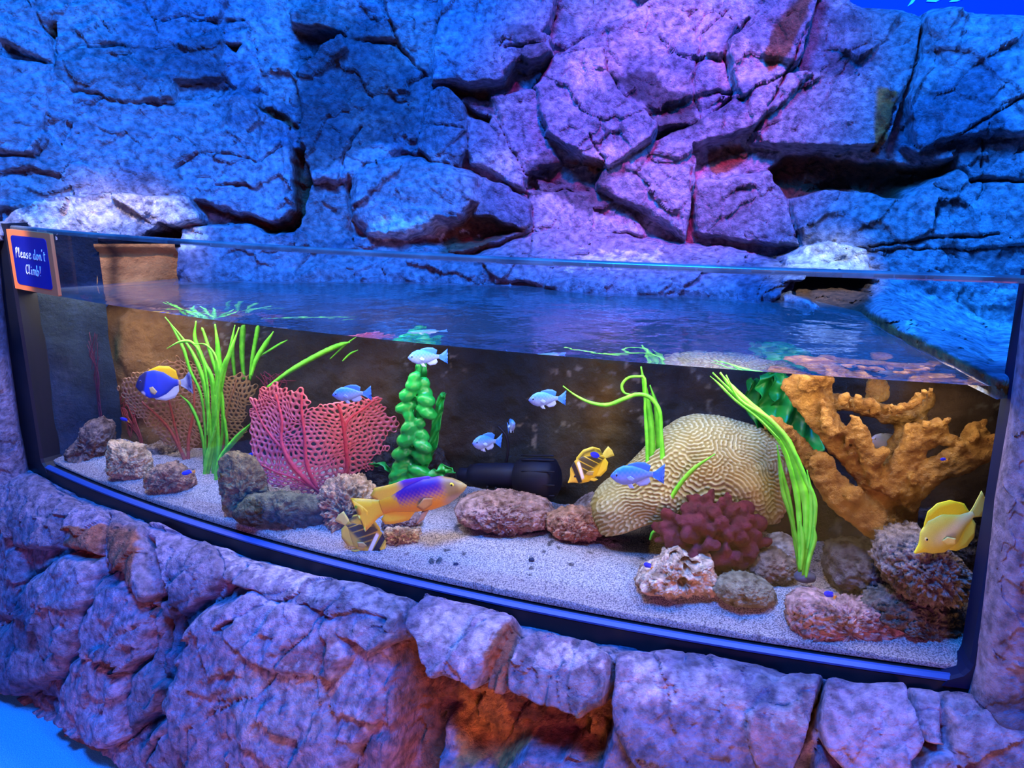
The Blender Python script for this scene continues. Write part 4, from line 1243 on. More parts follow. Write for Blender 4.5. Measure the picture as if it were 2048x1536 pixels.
# ------------------------------------------------------------------ sea fans
def sea_fan(label, outline, base, k, cell, hole, colors, branches, seed, bend=.05, th=.007, stem=None, mat=None):
    c = np.mean(outline, 0)
    B = PG(base[0], base[1], k)
    s = px_size(B)
    r = np.random.default_rng(seed)
    o = np.asarray(outline, float)
    x0, y0 = o.min(0) - cell; x1, y1 = o.max(0) + cell
    nxc = int((x1 - x0) / cell) + 2; nyc = int((y1 - y0) / (cell * .9)) + 2
    # staggered seeds; each mesh of the net is the Voronoi-like hexagon round its seed
    jj, ii = np.meshgrid(np.arange(nxc + 1), np.arange(nyc + 1))
    def sd_(i, j):
        u_ = x0 + (j + .5 * (i % 2)) * cell; v_ = y0 + i * cell * .9
        wq = np.stack([u_ / 34, v_ / 34, 0 * u_ + seed], -1)
        u_, v_ = u_ + 11 * vnoise(wq, seed + 5), v_ + 11 * vnoise(wq, seed + 6)
        hsh = np.array([_h(np.asarray(i), np.asarray(j), np.asarray(0 * i), seed + q) for q in (1, 2)])
        return np.stack([u_ + (hsh[0] - .5) * cell * .95, v_ + (hsh[1] - .5) * cell * .95], -1)
    verts = []; faces = []; cols = []
    def place(p):
        q = (p - np.array(base)) * s
        y = bend * (((p[..., 0] - c[0]) / (x1 - x0) * 2) ** 2) - bend * .6 * np.sin((p[..., 0] * .017 + p[..., 1] * .011 + seed))
        return np.stack([q[..., 0], y, -q[..., 1] / math.cos(TH * .7)], -1)
    for i in range(1, nyc - 1):
        for j in range(1, nxc - 1):
            ctr = sd_(np.array(i), np.array(j))
            e = 1 if i % 2 else 0
            nb = [(i, j + 1), (i - 1, j + e), (i - 1, j - 1 + e), (i, j - 1), (i + 1, j - 1 + e), (i + 1, j + e)]
            N = np.array([sd_(np.array(a), np.array(b)) for a, b in nb])
            if poly_sd(ctr[None, 0] + r.normal(0, 2), ctr[None, 1] + r.normal(0, 2), outline)[0] < 0:
                continue
            hexv = (ctr + N + np.roll(N, -1, 0)) / 3
            hs = hole * (0.72 + .5 * r.random())
            inn = hexv.mean(0) + (hexv - hexv.mean(0)) * hs
            b = len(verts)
            pv = place(np.vstack([hexv, inn]))
            verts += pv.tolist()
            for q in range(6):
                faces.append([b + q, b + (q + 1) % 6, b + 6 + (q + 1) % 6, b + 6 + q])
            kcol = .5 + .5 * vnoise(np.array([ctr[0] * .02, ctr[1] * .02, seed]))
            cc = np.asarray(colors[0]) * (1 - kcol) + np.asarray(colors[1]) * kcol
            cols += [cc * (.95 + .1 * r.random())] * 12
    root = empty('sea_fan', B); tag(root, label, 'sea fan')
    ob = mesh('net', verts, faces, mat or M_FAN, root, np.array(cols), True)
    bm = bmesh.new(); bm.from_mesh(ob.data)
    bmesh.ops.remove_doubles(bm, verts=bm.verts[:], dist=cell * s * .02)
    bm.to_mesh(ob.data); bm.free()
    m_solid(th)(ob); m_sub(1)(ob)
    for px, w0, w1 in branches:
        P = place(spline(np.array(px, float), 30))
        P[:, 1] -= th * .5
        wd = np.linspace(w0, w1, 30) * s * .5
        V, f = tube_mesh(P, wd, wd * .8, 8)
        Bag().add(V, f, np.asarray(colors[2])).build('branch', mat or M_FAN, root)
    if stem:
        P = place(spline(np.array(stem[0], float), 16))
        V, f = tube_mesh(P, np.linspace(stem[1], stem[2], 16) * s * .5, np.linspace(stem[1], stem[2], 16) * s * .4, 10)
        Bag().add(V, f, np.asarray(colors[2])).build('stem', mat or M_FAN, root)
    return root


M_FAN = mat_noise('sea_fan_skin', (0.72, 0.72, 0.72), (1.1, 1.1, 1.1), 120, 0.75, 0.5, 200, 0.003, True, .3, .7, .2)
sea_fan('large red sea fan with net of round holes in the left half of the tank',
        [(502, 850), (506, 815), (520, 795), (545, 772), (575, 766), (600, 772), (618, 764), (630, 790), (655, 800), (690, 796), (725, 796), (758, 798), (764, 828), (784, 842), (788, 870), (768, 895), (772, 915), (735, 925), (744, 948), (715, 958), (690, 968), (650, 986), (606, 992), (588, 972), (545, 966), (532, 940), (508, 920), (500, 890)],
        (648, 1000), .165, 10.2, .60, [(.48, .08, .095), (.62, .16, .17), (.54, .06, .075)],
        [([(648, 1000), (620, 960), (590, 910), (577, 870), (580, 830), (568, 785)], 11, 5), ([(635, 980), (622, 920), (624, 860), (622, 810), (624, 775)], 9, 4),
         ([(650, 1000), (690, 950), (695, 890), (694, 830), (690, 800)], 11, 5), ([(695, 860), (705, 835), (735, 815), (752, 803)], 7, 3), ([(577, 885), (550, 860), (530, 840), (515, 815)], 6, 3),
         ([(640, 985), (600, 950), (560, 935), (530, 925)], 6, 3)], 51, .05, stem=([(655, 1022), (650, 1005), (640, 980)], 16, 12))
sea_fan('tan sea fan on a reddish stem at left, behind the blue tang and grass',
        [(258, 772), (275, 752), (310, 742), (345, 726), (378, 716), (405, 726), (422, 745), (425, 790), (415, 840), (402, 890), (385, 905), (350, 902), (322, 880), (298, 850), (280, 825), (262, 800)],
        (378, 950), .19, 9.0, .66, [(.24, .11, .05), (.36, .19, .09), (.40, .09, .05)],
        [([(376, 940), (362, 900), (340, 850), (300, 800)], 10, 3), ([(376, 940), (380, 880), (395, 820), (400, 760)], 8, 3), ([(362, 900), (355, 840), (350, 780)], 6, 3)], 52, .03, th=.005,
        stem=([(380, 968), (378, 945), (374, 915)], 16, 9))
sea_fan('dense brown sea fan behind the right side of the left grass plant',
        [(424, 772), (440, 750), (470, 742), (500, 744), (520, 756), (522, 790), (508, 815), (500, 845), (482, 875), (460, 902), (438, 905), (425, 860), (420, 815)],
        (450, 930), .25, 8.5, .60, [(.16, .08, .03), (.25, .14, .05), (.22, .10, .04)],
        [([(450, 925), (455, 870), (470, 810), (490, 755)], 7, 3), ([(452, 900), (440, 850), (440, 780)], 6, 3)], 53, .03, th=.005, stem=([(452, 940), (450, 915)], 8, 7))


# thin dark red branching corals
def twig_coral(label, base, k, twigs, color):
    B = PG(base[0], base[1], k)
    root = empty('branching_coral', B); tag(root, label, 'coral')
    m = mat_noise('twig_skin', tuple(c * .7 for c in color), color, 60, .8, .4)
    s = px_size(B)
    for px, w in twigs:
        P = spline(pts3(px, k), 24)
        V, f = tube_mesh(P, np.linspace(w, w * .4, 24) * s * .5, np.linspace(w, w * .4, 24) * s * .5, 7)
        Bag().add(V, f).build('branch', m, root, B)
    return root


tw = []
r_ = random.Random(4)
for i in range(18):
    a = 760 + r_.random() * 60; u0 = 535 + r_.random() * 30
    tw.append(([(552 + r_.uniform(-8, 8), 830), (u0, 790), (u0 + r_.uniform(-18, 16), 765), (u0 + r_.uniform(-30, 30), 742 + r_.random() * 25)], 4))
twig_coral('thin dark maroon twiggy coral poking up behind the red sea fan', (552, 835), .30, tw, (.12, .015, .03))
tw = []
for i in range(16):
    u0 = 262 + r_.random() * 30
    tw.append(([(292 + r_.uniform(-4, 4), 925), (270 + r_.uniform(-12, 14), 870), (252 + r_.uniform(-20, 22), 820), (236 + r_.uniform(-26, 26), 770 + r_.random() * 50)], 3.5))
twig_coral('thin dull red twiggy coral at left end, below the blue tang', (292, 930), .21, tw, (.30, .05, .04))


tw = []
for i in range(14):
    u0 = 178 + r_.uniform(-22, 22)
    tw.append(([(203 + r_.uniform(-3, 3), 880), (196 + r_.uniform(-10, 8), 820), (188 + r_.uniform(-18, 12), 750), (u0, 660 + r_.random() * 60)], 2.6))
twig_coral('faint dark purple twiggy coral against the dark wall at the far left end', (203, 885), .15, tw, (.09, .02, .05))

# ------------------------------------------------------------------ brain coral
def meander(n=420, seed=2, period=13.0, steps=9):
    r = np.random.default_rng(seed)
    f = r.normal(size=(n, n))
    kx = np.fft.fftfreq(n)[:, None]; ky = np.fft.fftfreq(n)[None]
    kr = np.hypot(kx, ky)
    filt = np.exp(-((kr - 1 / period) / (.16 / period)) ** 2)
    for _ in range(steps):
        f = np.real(np.fft.ifft2(np.fft.fft2(f) * filt))
        f = np.tanh(f / f.std() * 1.6)
    return f


MEAN = meander()


def brain(label, pts, k, D):
    nth, nph = 560, 300
    C, L, Q, d = pillow(pts, k, D, nth, nph, p=.72, seed=61, knob=.02, kscale=5, lump=.05)
    # folds of the plate
    fold = .10 * np.sin((Q[..., 0] * 2.2 + Q[..., 2] * 1.4) * 2.1 + .6) * np.exp(-((Q[..., 2]) / .9) ** 2)
    L[..., 1] += fold * .09
    sx = (Q[..., 0] * 215 + 25 * fbm(Q * 1.3, 3, 62)) % 420; sz = (Q[..., 2] * 215 + 25 * fbm(Q * 1.3, 3, 63) + Q[..., 1] * 170) % 420
    i0 = sx.astype(int) % 420; j0 = sz.astype(int) % 420
    fx, fz = sx - np.floor(sx), sz - np.floor(sz)
    i1, j1 = (i0 + 1) % 420, (j0 + 1) % 420
    g = MEAN[i0, j0] * (1 - fx) * (1 - fz) + MEAN[i1, j0] * fx * (1 - fz) + MEAN[i0, j1] * (1 - fx) * fz + MEAN[i1, j1] * fx * fz
    dirn = L / np.maximum(np.linalg.norm(L, axis=-1, keepdims=True), 1e-6)
    L = L + dirn * (g * .0017)[..., None]
    cr = sstep(.25, .95, g)[..., None]
    col = np.array([.27, .225, .08]) * (1 - cr) + np.array([.46, .43, .22]) * cr
    o = mesh('brain_coral', L, grid_faces(nth and nph, nth, wrap=True, flip=True), M_BRAIN, None, col.reshape(-1, 3))
    o.location = C
    return tag(o, label, 'coral')


M_BRAIN = mat_noise('brain_coral_skin', (0.8, 0.8, 0.8), (1.05, 1.05, 1.05), 30, .85, .3, 160, .002, True, .3, .7, .15)
brain('big khaki brain coral plate with winding ridges, right of centre',
      [(1196, 1010), (1204, 988), (1245, 958), (1290, 905), (1327, 870), (1362, 847), (1392, 837), (1433, 838), (1465, 848), (1510, 862), (1553, 885), (1570, 925), (1566, 960), (1562, 1002), (1545, 1034), (1520, 1032), (1480, 1050), (1400, 1070), (1330, 1050), (1304, 1034), (1257, 1048), (1216, 1064), (1202, 1034)], .31, .10)

# ------------------------------------------------------------------ maroon finger coral
M_MAROON = mat_noise('maroon_coral_skin', (0.035, 0.001, 0.007), (0.105, 0.006, 0.020), 40, .7, .7, 130, .006, False, .3, .7, .2)
def finger_coral():
    pts = [(1288, 1055), (1300, 1025), (1330, 1000), (1368, 982), (1420, 972), (1470, 980), (1505, 1005), (1535, 1040), (1545, 1080), (1535, 1110), (1500, 1140), (1460, 1158), (1420, 1160), (1380, 1130), (1330, 1110), (1300, 1085)]
    c, t, R = outline_R(pts, 180)
    k = .20
    C = PG(1425, 1095, k); s = px_size(C)
    r = random.Random(8)
    B = Bag()
    n = 54
    for i in range(n):
        z = 1 - (i + .5) / n * 1.15           # front half and a bit behind
        ph = i * 2.39996
        rad = math.sqrt(max(0, 1 - min(1, abs(z)) ** 2))
        dx, dz = rad * math.cos(ph), rad * math.sin(ph)
        th = math.atan2(dz, dx)
        Rt = np.interp(th, t, R) * s
        cen = PG(c[0], c[1], k)
        end = cen + np.array([dx * Rt * r.uniform(.8, 1.0), -z * .085, dz * Rt * .97])
        if end[2] < ZB + .045:
            end[2] = ZB + .045
        st = C + (end - C) * .25
        mid = (st + end) / 2 + np.array([r.uniform(-1, 1), r.uniform(-1, 1), r.uniform(-.5, 1)]) * .010
        P = spline([st, mid, end], 9)
        w = r.uniform(.013, .021)
        rr = np.array([.6, .6, .65, .75, .9, 1.05, 1.1, .95, .5]) * w
        V, f = tube_mesh(P, rr, rr * r.uniform(.5, .8), 10, side=(r.uniform(-1, 1), r.uniform(-.6, .6), r.uniform(-1, 1)))
        B.add(V, f)
        if r.random() < .75:     # a side knob
            e2 = P[6] + np.array([r.uniform(-1, 1), r.uniform(-1, .3), r.uniform(-.4, 1)]) * .016
            V, f = tube_mesh(np.array([P[4], (P[5] + e2) / 2, e2, e2 + (e2 - P[4]) * .12]), np.array([.6, .75, .75, .35]) * w, np.array([.6, .75, .75, .35]) * w, 8)
            B.add(V, f)
    o = B.build('finger_coral', M_MAROON, None, C)
    o.location = C
    m_remesh(.0032, 2)(o); m_disp(.014, .010)(o)
    tag(o, 'bushy dark maroon coral with blunt fingers in front of the brain coral', 'coral')
finger_coral()

# ------------------------------------------------------------------ orange elkhorn coral
M_ELK = mat_noise('elkhorn_skin', (0.20, 0.070, 0.008), (0.56, 0.27, 0.055), 38, .85, 1.0, 120, .02, False, .3, .68, .2)
def elkhorn():
    k = .22
    C = PG(1785, 1085, k); s = px_size(C)
    Bg = Bag()
    def br(px, widths, dep, n=26, dk=0.0):
        P = spline(pts3(px, k + dk), n)
        w = np.interp(np.linspace(0, 1, n), np.linspace(0, 1, len(widths)), widths) * s * .5
        d = np.interp(np.linspace(0, 1, n), np.linspace(0, 1, len(dep)), dep) * s * .5
        w = w.copy(); d = d.copy(); w[-1] *= .55; d[-1] *= .55
        V, f = tube_mesh(P, w, d, 14)
        Bg.add(V, f)
    br([(1790, 1100), (1788, 1060), (1786, 1010), (1786, 965)], [60, 80, 95, 110], [60, 70, 80, 70], dk=0.01)
    br([(1790, 1085), (1745, 1040), (1700, 1005), (1662, 970), (1640, 925), (1634, 908)], [50, 62, 62, 58, 50, 30], [50, 50, 42, 40, 30, 20], dk=-.03)
    br([(1662, 975), (1625, 925), (1600, 890), (1572, 862), (1540, 842)], [40, 36, 32, 28, 18], [36, 30, 24, 20, 12], dk=.0)
    br([(1700, 1000), (1712, 985), (1724, 980)], [40, 30, 14], [30, 24, 12], dk=-.05)
    br([(1775, 990), (1738, 950), (1698, 905), (1664, 865), (1640, 825), (1610, 785), (1575, 752)], [70, 58, 52, 52, 62, 70, 46], [50, 40, 34, 32, 34, 30, 18], dk=.0)
    br([(1668, 870), (1652, 840), (1650, 818)], [26, 22, 16], [26, 22, 16], dk=-.04)
    br([(1640, 810), (1640, 780), (1652, 755), (1655, 748)], [56, 50, 34, 20], [26, 24, 20, 14], dk=.02)
    br([(1640, 800), (1690, 806), (1740, 818), (1790, 828), (1835, 822), (1856, 805), (1862, 784)], [40, 36, 34, 42, 38, 24, 18], [30, 26, 26, 26, 24, 20, 16], dk=.06)
    br([(1768, 950), (1800, 895), (1815, 860), (1810, 830)], [60, 52, 50, 50], [40, 34, 30, 24], dk=.07)
    br([(1840, 850), (1842, 825)], [34, 26], [24, 20], dk=.06)
    br([(1760, 970), (1740, 915), (1722, 870), (1708, 845), (1702, 836)], [40, 34, 32, 30, 18], [34, 28, 26, 22, 16], dk=-.03)
    br([(1722, 890), (1698, 862), (1694, 850)], [22, 18, 12], [20, 16, 12], dk=-.03)
    br([(1745, 930), (1766, 905), (1774, 895)], [26, 24, 14], [22, 20, 12], dk=-.04)
    br([(1785, 985), (1808, 930), (1826, 893), (1852, 872), (1880, 856), (1890, 850)], [80, 62, 58, 56, 40, 24], [50, 40, 34, 30, 24, 16], dk=-.02)
    br([(1822, 895), (1820, 868), (1822, 850)], [30, 24, 14], [26, 22, 12], dk=-.03)
    br([(1870, 870), (1900, 880), (1918, 876)], [30, 22, 12], [22, 18, 10], dk=-.02)
    br([(1795, 1000), (1835, 965), (1880, 935), (1925, 918), (1965, 900), (2000, 882), (2012, 874)], [80, 62, 56, 62, 56, 34, 16], [50, 40, 34, 30, 28, 22, 12], dk=-.02)
    br([(1925, 910), (1945, 880), (1955, 858), (1962, 848)], [60, 56, 44, 24], [26, 24, 20, 12], dk=.0)
    br([(1835, 968), (1826, 955), (1822, 950)], [22, 18, 10], [22, 16, 10], dk=-.05)
    br([(1755, 800), (1752, 770), (1735, 765)], [46, 44, 26], [26, 22, 16], dk=.09)
    # bony knobs along the upper rims
    r = random.Random(12)
    rims = [[(1634, 905), (1655, 950), (1700, 985)], [(1640, 812), (1690, 880), (1740, 950)], [(1600, 770), (1650, 760)], [(1690, 800), (1790, 818), (1860, 785)], [(1826, 858), (1888, 852)], [(1840, 955), (1900, 920), (1960, 850)],
            [(1702, 836), (1735, 900)], [(1580, 868), (1536, 842)]]
    for pl in rims:
        q = spline(np.array(pl, float), 16)
        for u, v in q:
            c0 = PG(u + r.uniform(-4, 4), v + r.uniform(-3, 6), k - .02 + r.uniform(-.015, .03)); w = r.uniform(.005, .009)
            e = c0 + np.array([r.uniform(-.4, .4), -r.uniform(0, .6), r.uniform(.5, 1)]) * .014
            V, f = tube_mesh(np.array([c0 - (e - c0), c0, e, e + (e - c0) * .2]), np.array([1.1, 1, .9, .4]) * w, np.array([1.1, 1, .9, .4]) * w, 8)
            Bg.add(V, f)
    o = Bg.build('elkhorn_coral', M_ELK, None, C)
    o.location = C
    m_remesh(.0036, 2)(o); m_disp(.03, .014)(o); m_disp(.009, .008, 'CLOUDS', 3)(o)
    tag(o, 'large orange brown coral with broad antler branches at the right end', 'coral')
elkhorn()

# ------------------------------------------------------------------ pump
def pump():
    k = .34
    a, b = PG(930, 950, k), PG(1115, 955, k)
    ax = (b - a); L = np.linalg.norm(ax)
    s = px_size((a + b) / 2)
    root = empty('circulation_pump', (a + b) / 2); tag(root, 'black cylindrical water pump lying at the back behind the flat pinkish rock', 'pump')
    B = np.array(root.location)
    m = mat_basic('black_plastic', (.003, .004, .012), .6, .2)
    def turn(name, t0, t1, prof, par=root, off=(0, 0, 0)):
        t = np.array([q[0] for q in prof]); r = np.array([q[1] for q in prof]) * s
        P = a + ax * (t0 + (t1 - t0) * t)[:, None] + np.array(off)
        V, f = tube_mesh(P, r, r, 28)
        return Bag().add(V, f).build(name, m, par, B)
    turn('motor_body', 0.06, .62, [(0, 10), (.02, 22), (.15, 25), (.6, 27), (.95, 27), (1, 22)])
    turn('outlet_nozzle', -.06, .1, [(0, 13), (.05, 15), (.7, 15), (1, 12)])
    hd = turn('strainer_cage', .58, 1.0, [(0, 26), (.05, 38), (.5, 42), (.9, 40), (1, 26)], off=(0, 0, -.004))
    for i in range(10):
        th = i * math.pi * 2 / 10
        t = .62 + .34 * np.linspace(0, 1, 6)
        P = a + ax * t[:, None] + np.array([0, math.cos(th), math.sin(th)]) * 42 * s
        V, f = tube_mesh(P, .0022, .0022, 6, side=(0, 0, 1))
        Bag().add(V, f).build('rib', m, hd, B)
    V, f = tube_mesh(spline(pts3([(1010, 935), (1016, 900), (1012, 872), (996, 852)], k + .02), 20), .0035, .0035, 8)
    Bag().add(V, f).build('power_cable', m, root, B)
    V, f = tube_mesh(spline(pts3([(975, 972), (974, 990), (988, 994), (992, 975)], k - .03), 20), .003, .003, 8)
    Bag().add(V, f).build('bracket', m, root, B)
    pm = Bag()
    for i in range(6):
        c0 = PG(982 + i * 2.6, 963, k - .0285)
        V, f = tube_mesh(np.array([c0, c0 + np.array([.0015, 0, 0])]), .0013, .001, 6)
        pm.add(V, f)
    pm.build('printed_mark', M_WHITE, root, B)
pump()

# ------------------------------------------------------------------ fish
def fish_parts(top, bot, thick, fins, colf, eye, n=120, m=64, snout=None, nose_z=0.0):
    """unit fish: nose at x = +.5, tail tip at -.5, z up. Returns body arrays, fin arrays, eye spec"""
    t = np.linspace(0, 1, n) ** 1.25
    bl = 0.80
    x = .5 - bl * t
    zt = np.interp(t, *zip(*top)); zb = np.interp(t, *zip(*bot))
    k = np.array([1, 2, 1]) / 4
    for _ in range(3):
        zt[1:-1] = zt[:-2] * .25 + zt[1:-1] * .5 + zt[2:] * .25
        zb[1:-1] = zb[:-2] * .25 + zb[1:-1] * .5 + zb[2:] * .25
    mid = (zt + zb) / 2; hh = (zt - zb) / 2
    th = np.interp(t, *zip(*thick))
    a = np.linspace(0, 2 * math.pi, m, endpoint=False)
    ca, sa = np.cos(a), np.sin(a)
    Y = th[:, None] * np.sign(sa)[None] * np.abs(sa)[None] ** 1.1
    Z = mid[:, None] + hh[:, None] * ca[None]
    X = np.repeat(x[:, None], m, 1)
    V = np.stack([X, Y, Z], -1).reshape(-1, 3)
    f = grid_faces(n, m, wrap=True).tolist()
    f.append(list(range(m))[::-1]); f.append([(n - 1) * m + i for i in range(m)])
    return V, f, colf(V)


def fin_mesh(poly, th, y=0.0, cant=0.0, sub=3):
    """a fin: thin rayed blade from an outline (x, z), thicker at its root"""
    bm = bmesh.new()
    vs_ = [bm.verts.new((p[0], y, p[1])) for p in poly]
    bm.faces.new(vs_)
    bmesh.ops.triangulate(bm, faces=bm.faces[:])
    bmesh.ops.subdivide_edges(bm, edges=bm.edges[:], cuts=sub, use_grid_fill=True)
    bmesh.ops.triangulate(bm, faces=bm.faces[:])
    P = np.array([v.co[:] for v in bm.verts]); bm.verts.index_update()
    fa = [[v.index for v in q.verts] for q in bm.faces]
    edges = [e for e in bm.edges if len(e.link_faces) == 1]
    be = [(e.verts[0].index, e.verts[1].index) for e in edges]
    bm.free()
    n = len(P)
    w = .0035 * np.sin(P[:, 0] * 60 + P[:, 2] * 30)
    A = P.copy(); A[:, 1] += th / 2 + w * .6; B = P.copy(); B[:, 1] += -th / 2 + w * .6
    V = np.vstack([A, B])
    f = fa + [[i + n for i in q[::-1]] for q in fa] + [[a, b, b + n, a + n] for a, b in be]
    if cant:
        o = np.array(poly[0]); c, s = math.cos(cant), math.sin(cant)
        dx = V[:, 0] - o[0]
        yy = V[:, 1].copy()
        V[:, 0] = o[0] + dx * c - (yy - y) * s * 0; V[:, 1] = y + (yy - y) - dx * s
    return V, f


def orient(P, phi, yaw, L, roll=0.0):
    """place: phi is the heading seen in the picture (0 right, 180 left), yaw > 0 turns the nose towards the viewer"""
    p = math.radians(phi); w = math.radians(yaw)
    x = Vector((math.cos(p) * math.cos(w), -math.sin(w), math.sin(p) * math.cos(w)))
    up = Vector((0, 0, 1))
    if abs(x.z) > .95: up = Vector((1, 0, 0))
    z = (up - x * up.dot(x)).normalized()
    y = z.cross(x)
    if roll:
        R = Matrix.Rotation(math.radians(roll), 3, x); z = R @ z; y = R @ y
    M = Matrix((x, y, z)).transposed().to_4x4()
    return Matrix.Translation(Vector(P)) @ M @ Matrix.Scale(L, 4)


PROTO = {}


def fish(kind, label, u, v, k, length, phi, yaw=0, group=None, cat='fish', roll=0, squash=1.0):
    P = PG(u, v, k); L = length * px_size(P)
    sp = SPECIES[kind]
    if kind in PROTO:
        src = PROTO[kind]
        root = src.copy(); COL.objects.link(root)
        for ch in list(src.children):
            c = ch.copy(); COL.objects.link(c); c.parent = root
            for g in list(ch.children):
                d = g.copy(); COL.objects.link(d); d.parent = c
    else:
        V, f, col = fish_parts(sp['top'], sp['bot'], sp['thick'], None, sp['col'], None)
        root = mesh(sp['name'], V, f, M_FISH, None, col)
        for nm, poly, fc, y, cant in sp['fins']:
            for sy in ((1, -1) if y else (1,)):
                FV, ff = fin_mesh(poly, .010 if not y else .007, y * sy, cant * sy)
                cc = fc(FV) if callable(fc) else np.broadcast_to(fc, (len(FV), 3))
                fix_normals(mesh(nm, FV, ff, M_FISH, root, cc, True))
        ex, ez, er, ring = sp['eye']
        t = (.5 - ex) / .8
        ey = float(np.interp(t, *zip(*sp['thick'])))
        zt = np.interp(t, *zip(*sp['top'])); zb = np.interp(t, *zip(*sp['bot']))
        q = np.clip(abs(ez - (zt + zb) / 2) / max((zt - zb) / 2, 1e-3), 0, .95)
        ey *= math.sqrt(1 - q * q)
        for sy in (1, -1):
            bm = bmesh.new(); bmesh.ops.create_uvsphere(bm, u_segments=16, v_segments=10, radius=er)
            me = bpy.data.meshes.new('eye'); bm.to_mesh(me); bm.free()
            me.polygons.foreach_set('use_smooth', [True] * len(me.polygons))
            me.materials.append(M_EYE)
            e = bpy.data.objects.new('eye', me); COL.objects.link(e); e.parent = root
            e.location = (ex, ey * sy * .93, ez); e.scale = (1, .5, 1)
            if ring is not None:
                bm = bmesh.new(); bmesh.ops.create_uvsphere(bm, u_segments=16, v_segments=10, radius=er * 1.55)
                me = bpy.data.meshes.new('iris'); bm.to_mesh(me); bm.free()
                me.polygons.foreach_set('use_smooth', [True] * len(me.polygons))
                me.materials.append(mat_basic('iris', ring, .3, .5))
                e2 = bpy.data.objects.new('iris', me); COL.objects.link(e2); e2.parent = e
                e2.location = (0, -sy * er * .35, 0); e2.scale = (1, .75, 1)
        PROTO[kind] = root
    root.matrix_world = orient(P, phi, yaw, L, roll) @ Matrix.Diagonal((1, 1, sp.get('deep', 1.0), 1))
    for key in ('label', 'category', 'group'):
        if key in root.keys(): del root[key]
    tag(root, label, cat, group)
    return root


def mixc(a, b, t):
    t = np.clip(t, 0, 1)[:, None]
    return np.asarray(a) * (1 - t) + np.asarray(b) * t


def c_chromis(V):
    c = mixc((.20, .29, .60), (.015, .19, .72), sstep(-.06, .13, V[:, 2] + .03 * np.sin(V[:, 0] * 70) * np.sin(V[:, 2] * 70)))
    return mixc(c, (.02, .10, .80), sstep(.40, .50, V[:, 0]) * .6)


def c_ptang(V):
    x, z = V[:, 0], V[:, 2]
    c = np.zeros((len(V), 3)) + np.array([.015, .05, .66])
    c = mixc(c, (.02, .02, .10), sstep(.30, .36, x + .35 * z))                       # dark mask
    c = mixc(c, (.75, .70, .85), sstep(.055, .02, np.hypot((x - .385) * 1.0, (z + .135) * 1.0)))   # white chin
    c = mixc(c, (.85, .60, .10), sstep(-.24, -.30, x))                               # yellow tail stem
    return c


def c_rac(V):
    x, z = V[:, 0], V[:, 2]
    c = mixc((.78, .52, .012), (.50, .36, .02), sstep(-.2, .2, z))
    q = x - .5 * z
    patch = sstep(-.09, -.02, z) * sstep(.20, .16, x + .25 * z) * sstep(-.30, -.24, q)
    c = mixc(c, (.030, .026, .012), patch * .95)
    for q0 in (.10, .0, -.12, -.22):
        c = mixc(c, (.80, .56, .02), np.exp(-((q - q0) / .0065) ** 2) * patch)
    c = mixc(c, (.85, .88, .95), sstep(.032, .020, np.abs(x + .30 * z - .215)) * sstep(.24, .20, z) * sstep(-.12, -.06, z))
    c = mixc(c, (.008, .008, .012), sstep(.046, .036, np.abs(x + .22 * z - .295)) * sstep(-.18, -.12, z))
    return mixc(c, (.9, .60, .04), sstep(.335, .35, x + .1 * z))


def c_hog(V):
    x, z = V[:, 0], V[:, 2]
    n = .03 * np.sin(x * 160) * np.sin(z * 160)
    c = mixc((.80, .32, .002), (.20, .03, .16), sstep(-.05, .06, z + n - .06 * (x < -.12)) * sstep(-.17, -.09, x + .35 * z))
    c = mixc(c, (.035, .006, .17), sstep(.02, .10, z + n) * sstep(-.16, -.06, x + .25 * z) * sstep(.40, .22, x))
    c = mixc(c, (.24, .14, .035), sstep(.26, .36, x))
    c = mixc(c, (.40, .27, .07), sstep(.40, .47, x))
    c = mixc(c, (.42, .30, .20), sstep(-.02, -.07, z) * sstep(.22, .34, x) * .8)
    return c


def c_ytang(V):
    x, z = V[:, 0], V[:, 2]
    c = np.zeros((len(V), 3)) + np.array([.70, .60, .05])
    c = mixc(c, (.78, .70, .25), sstep(.12, .0, np.abs(z)) * sstep(.35, .1, x))
    return mixc(c, (.85, .72, .02), sstep(.34, .42, x))


def c_grey(V):
    return mixc((.34, .28, .30), (.20, .20, .24), sstep(-.05, .12, V[:, 2]))


def c_mini(V):
    c = np.zeros((len(V), 3)) + np.array([.010, .022, .62])
    return mixc(c, (.85, .42, .05), sstep(-.20, -.28, V[:, 0]))


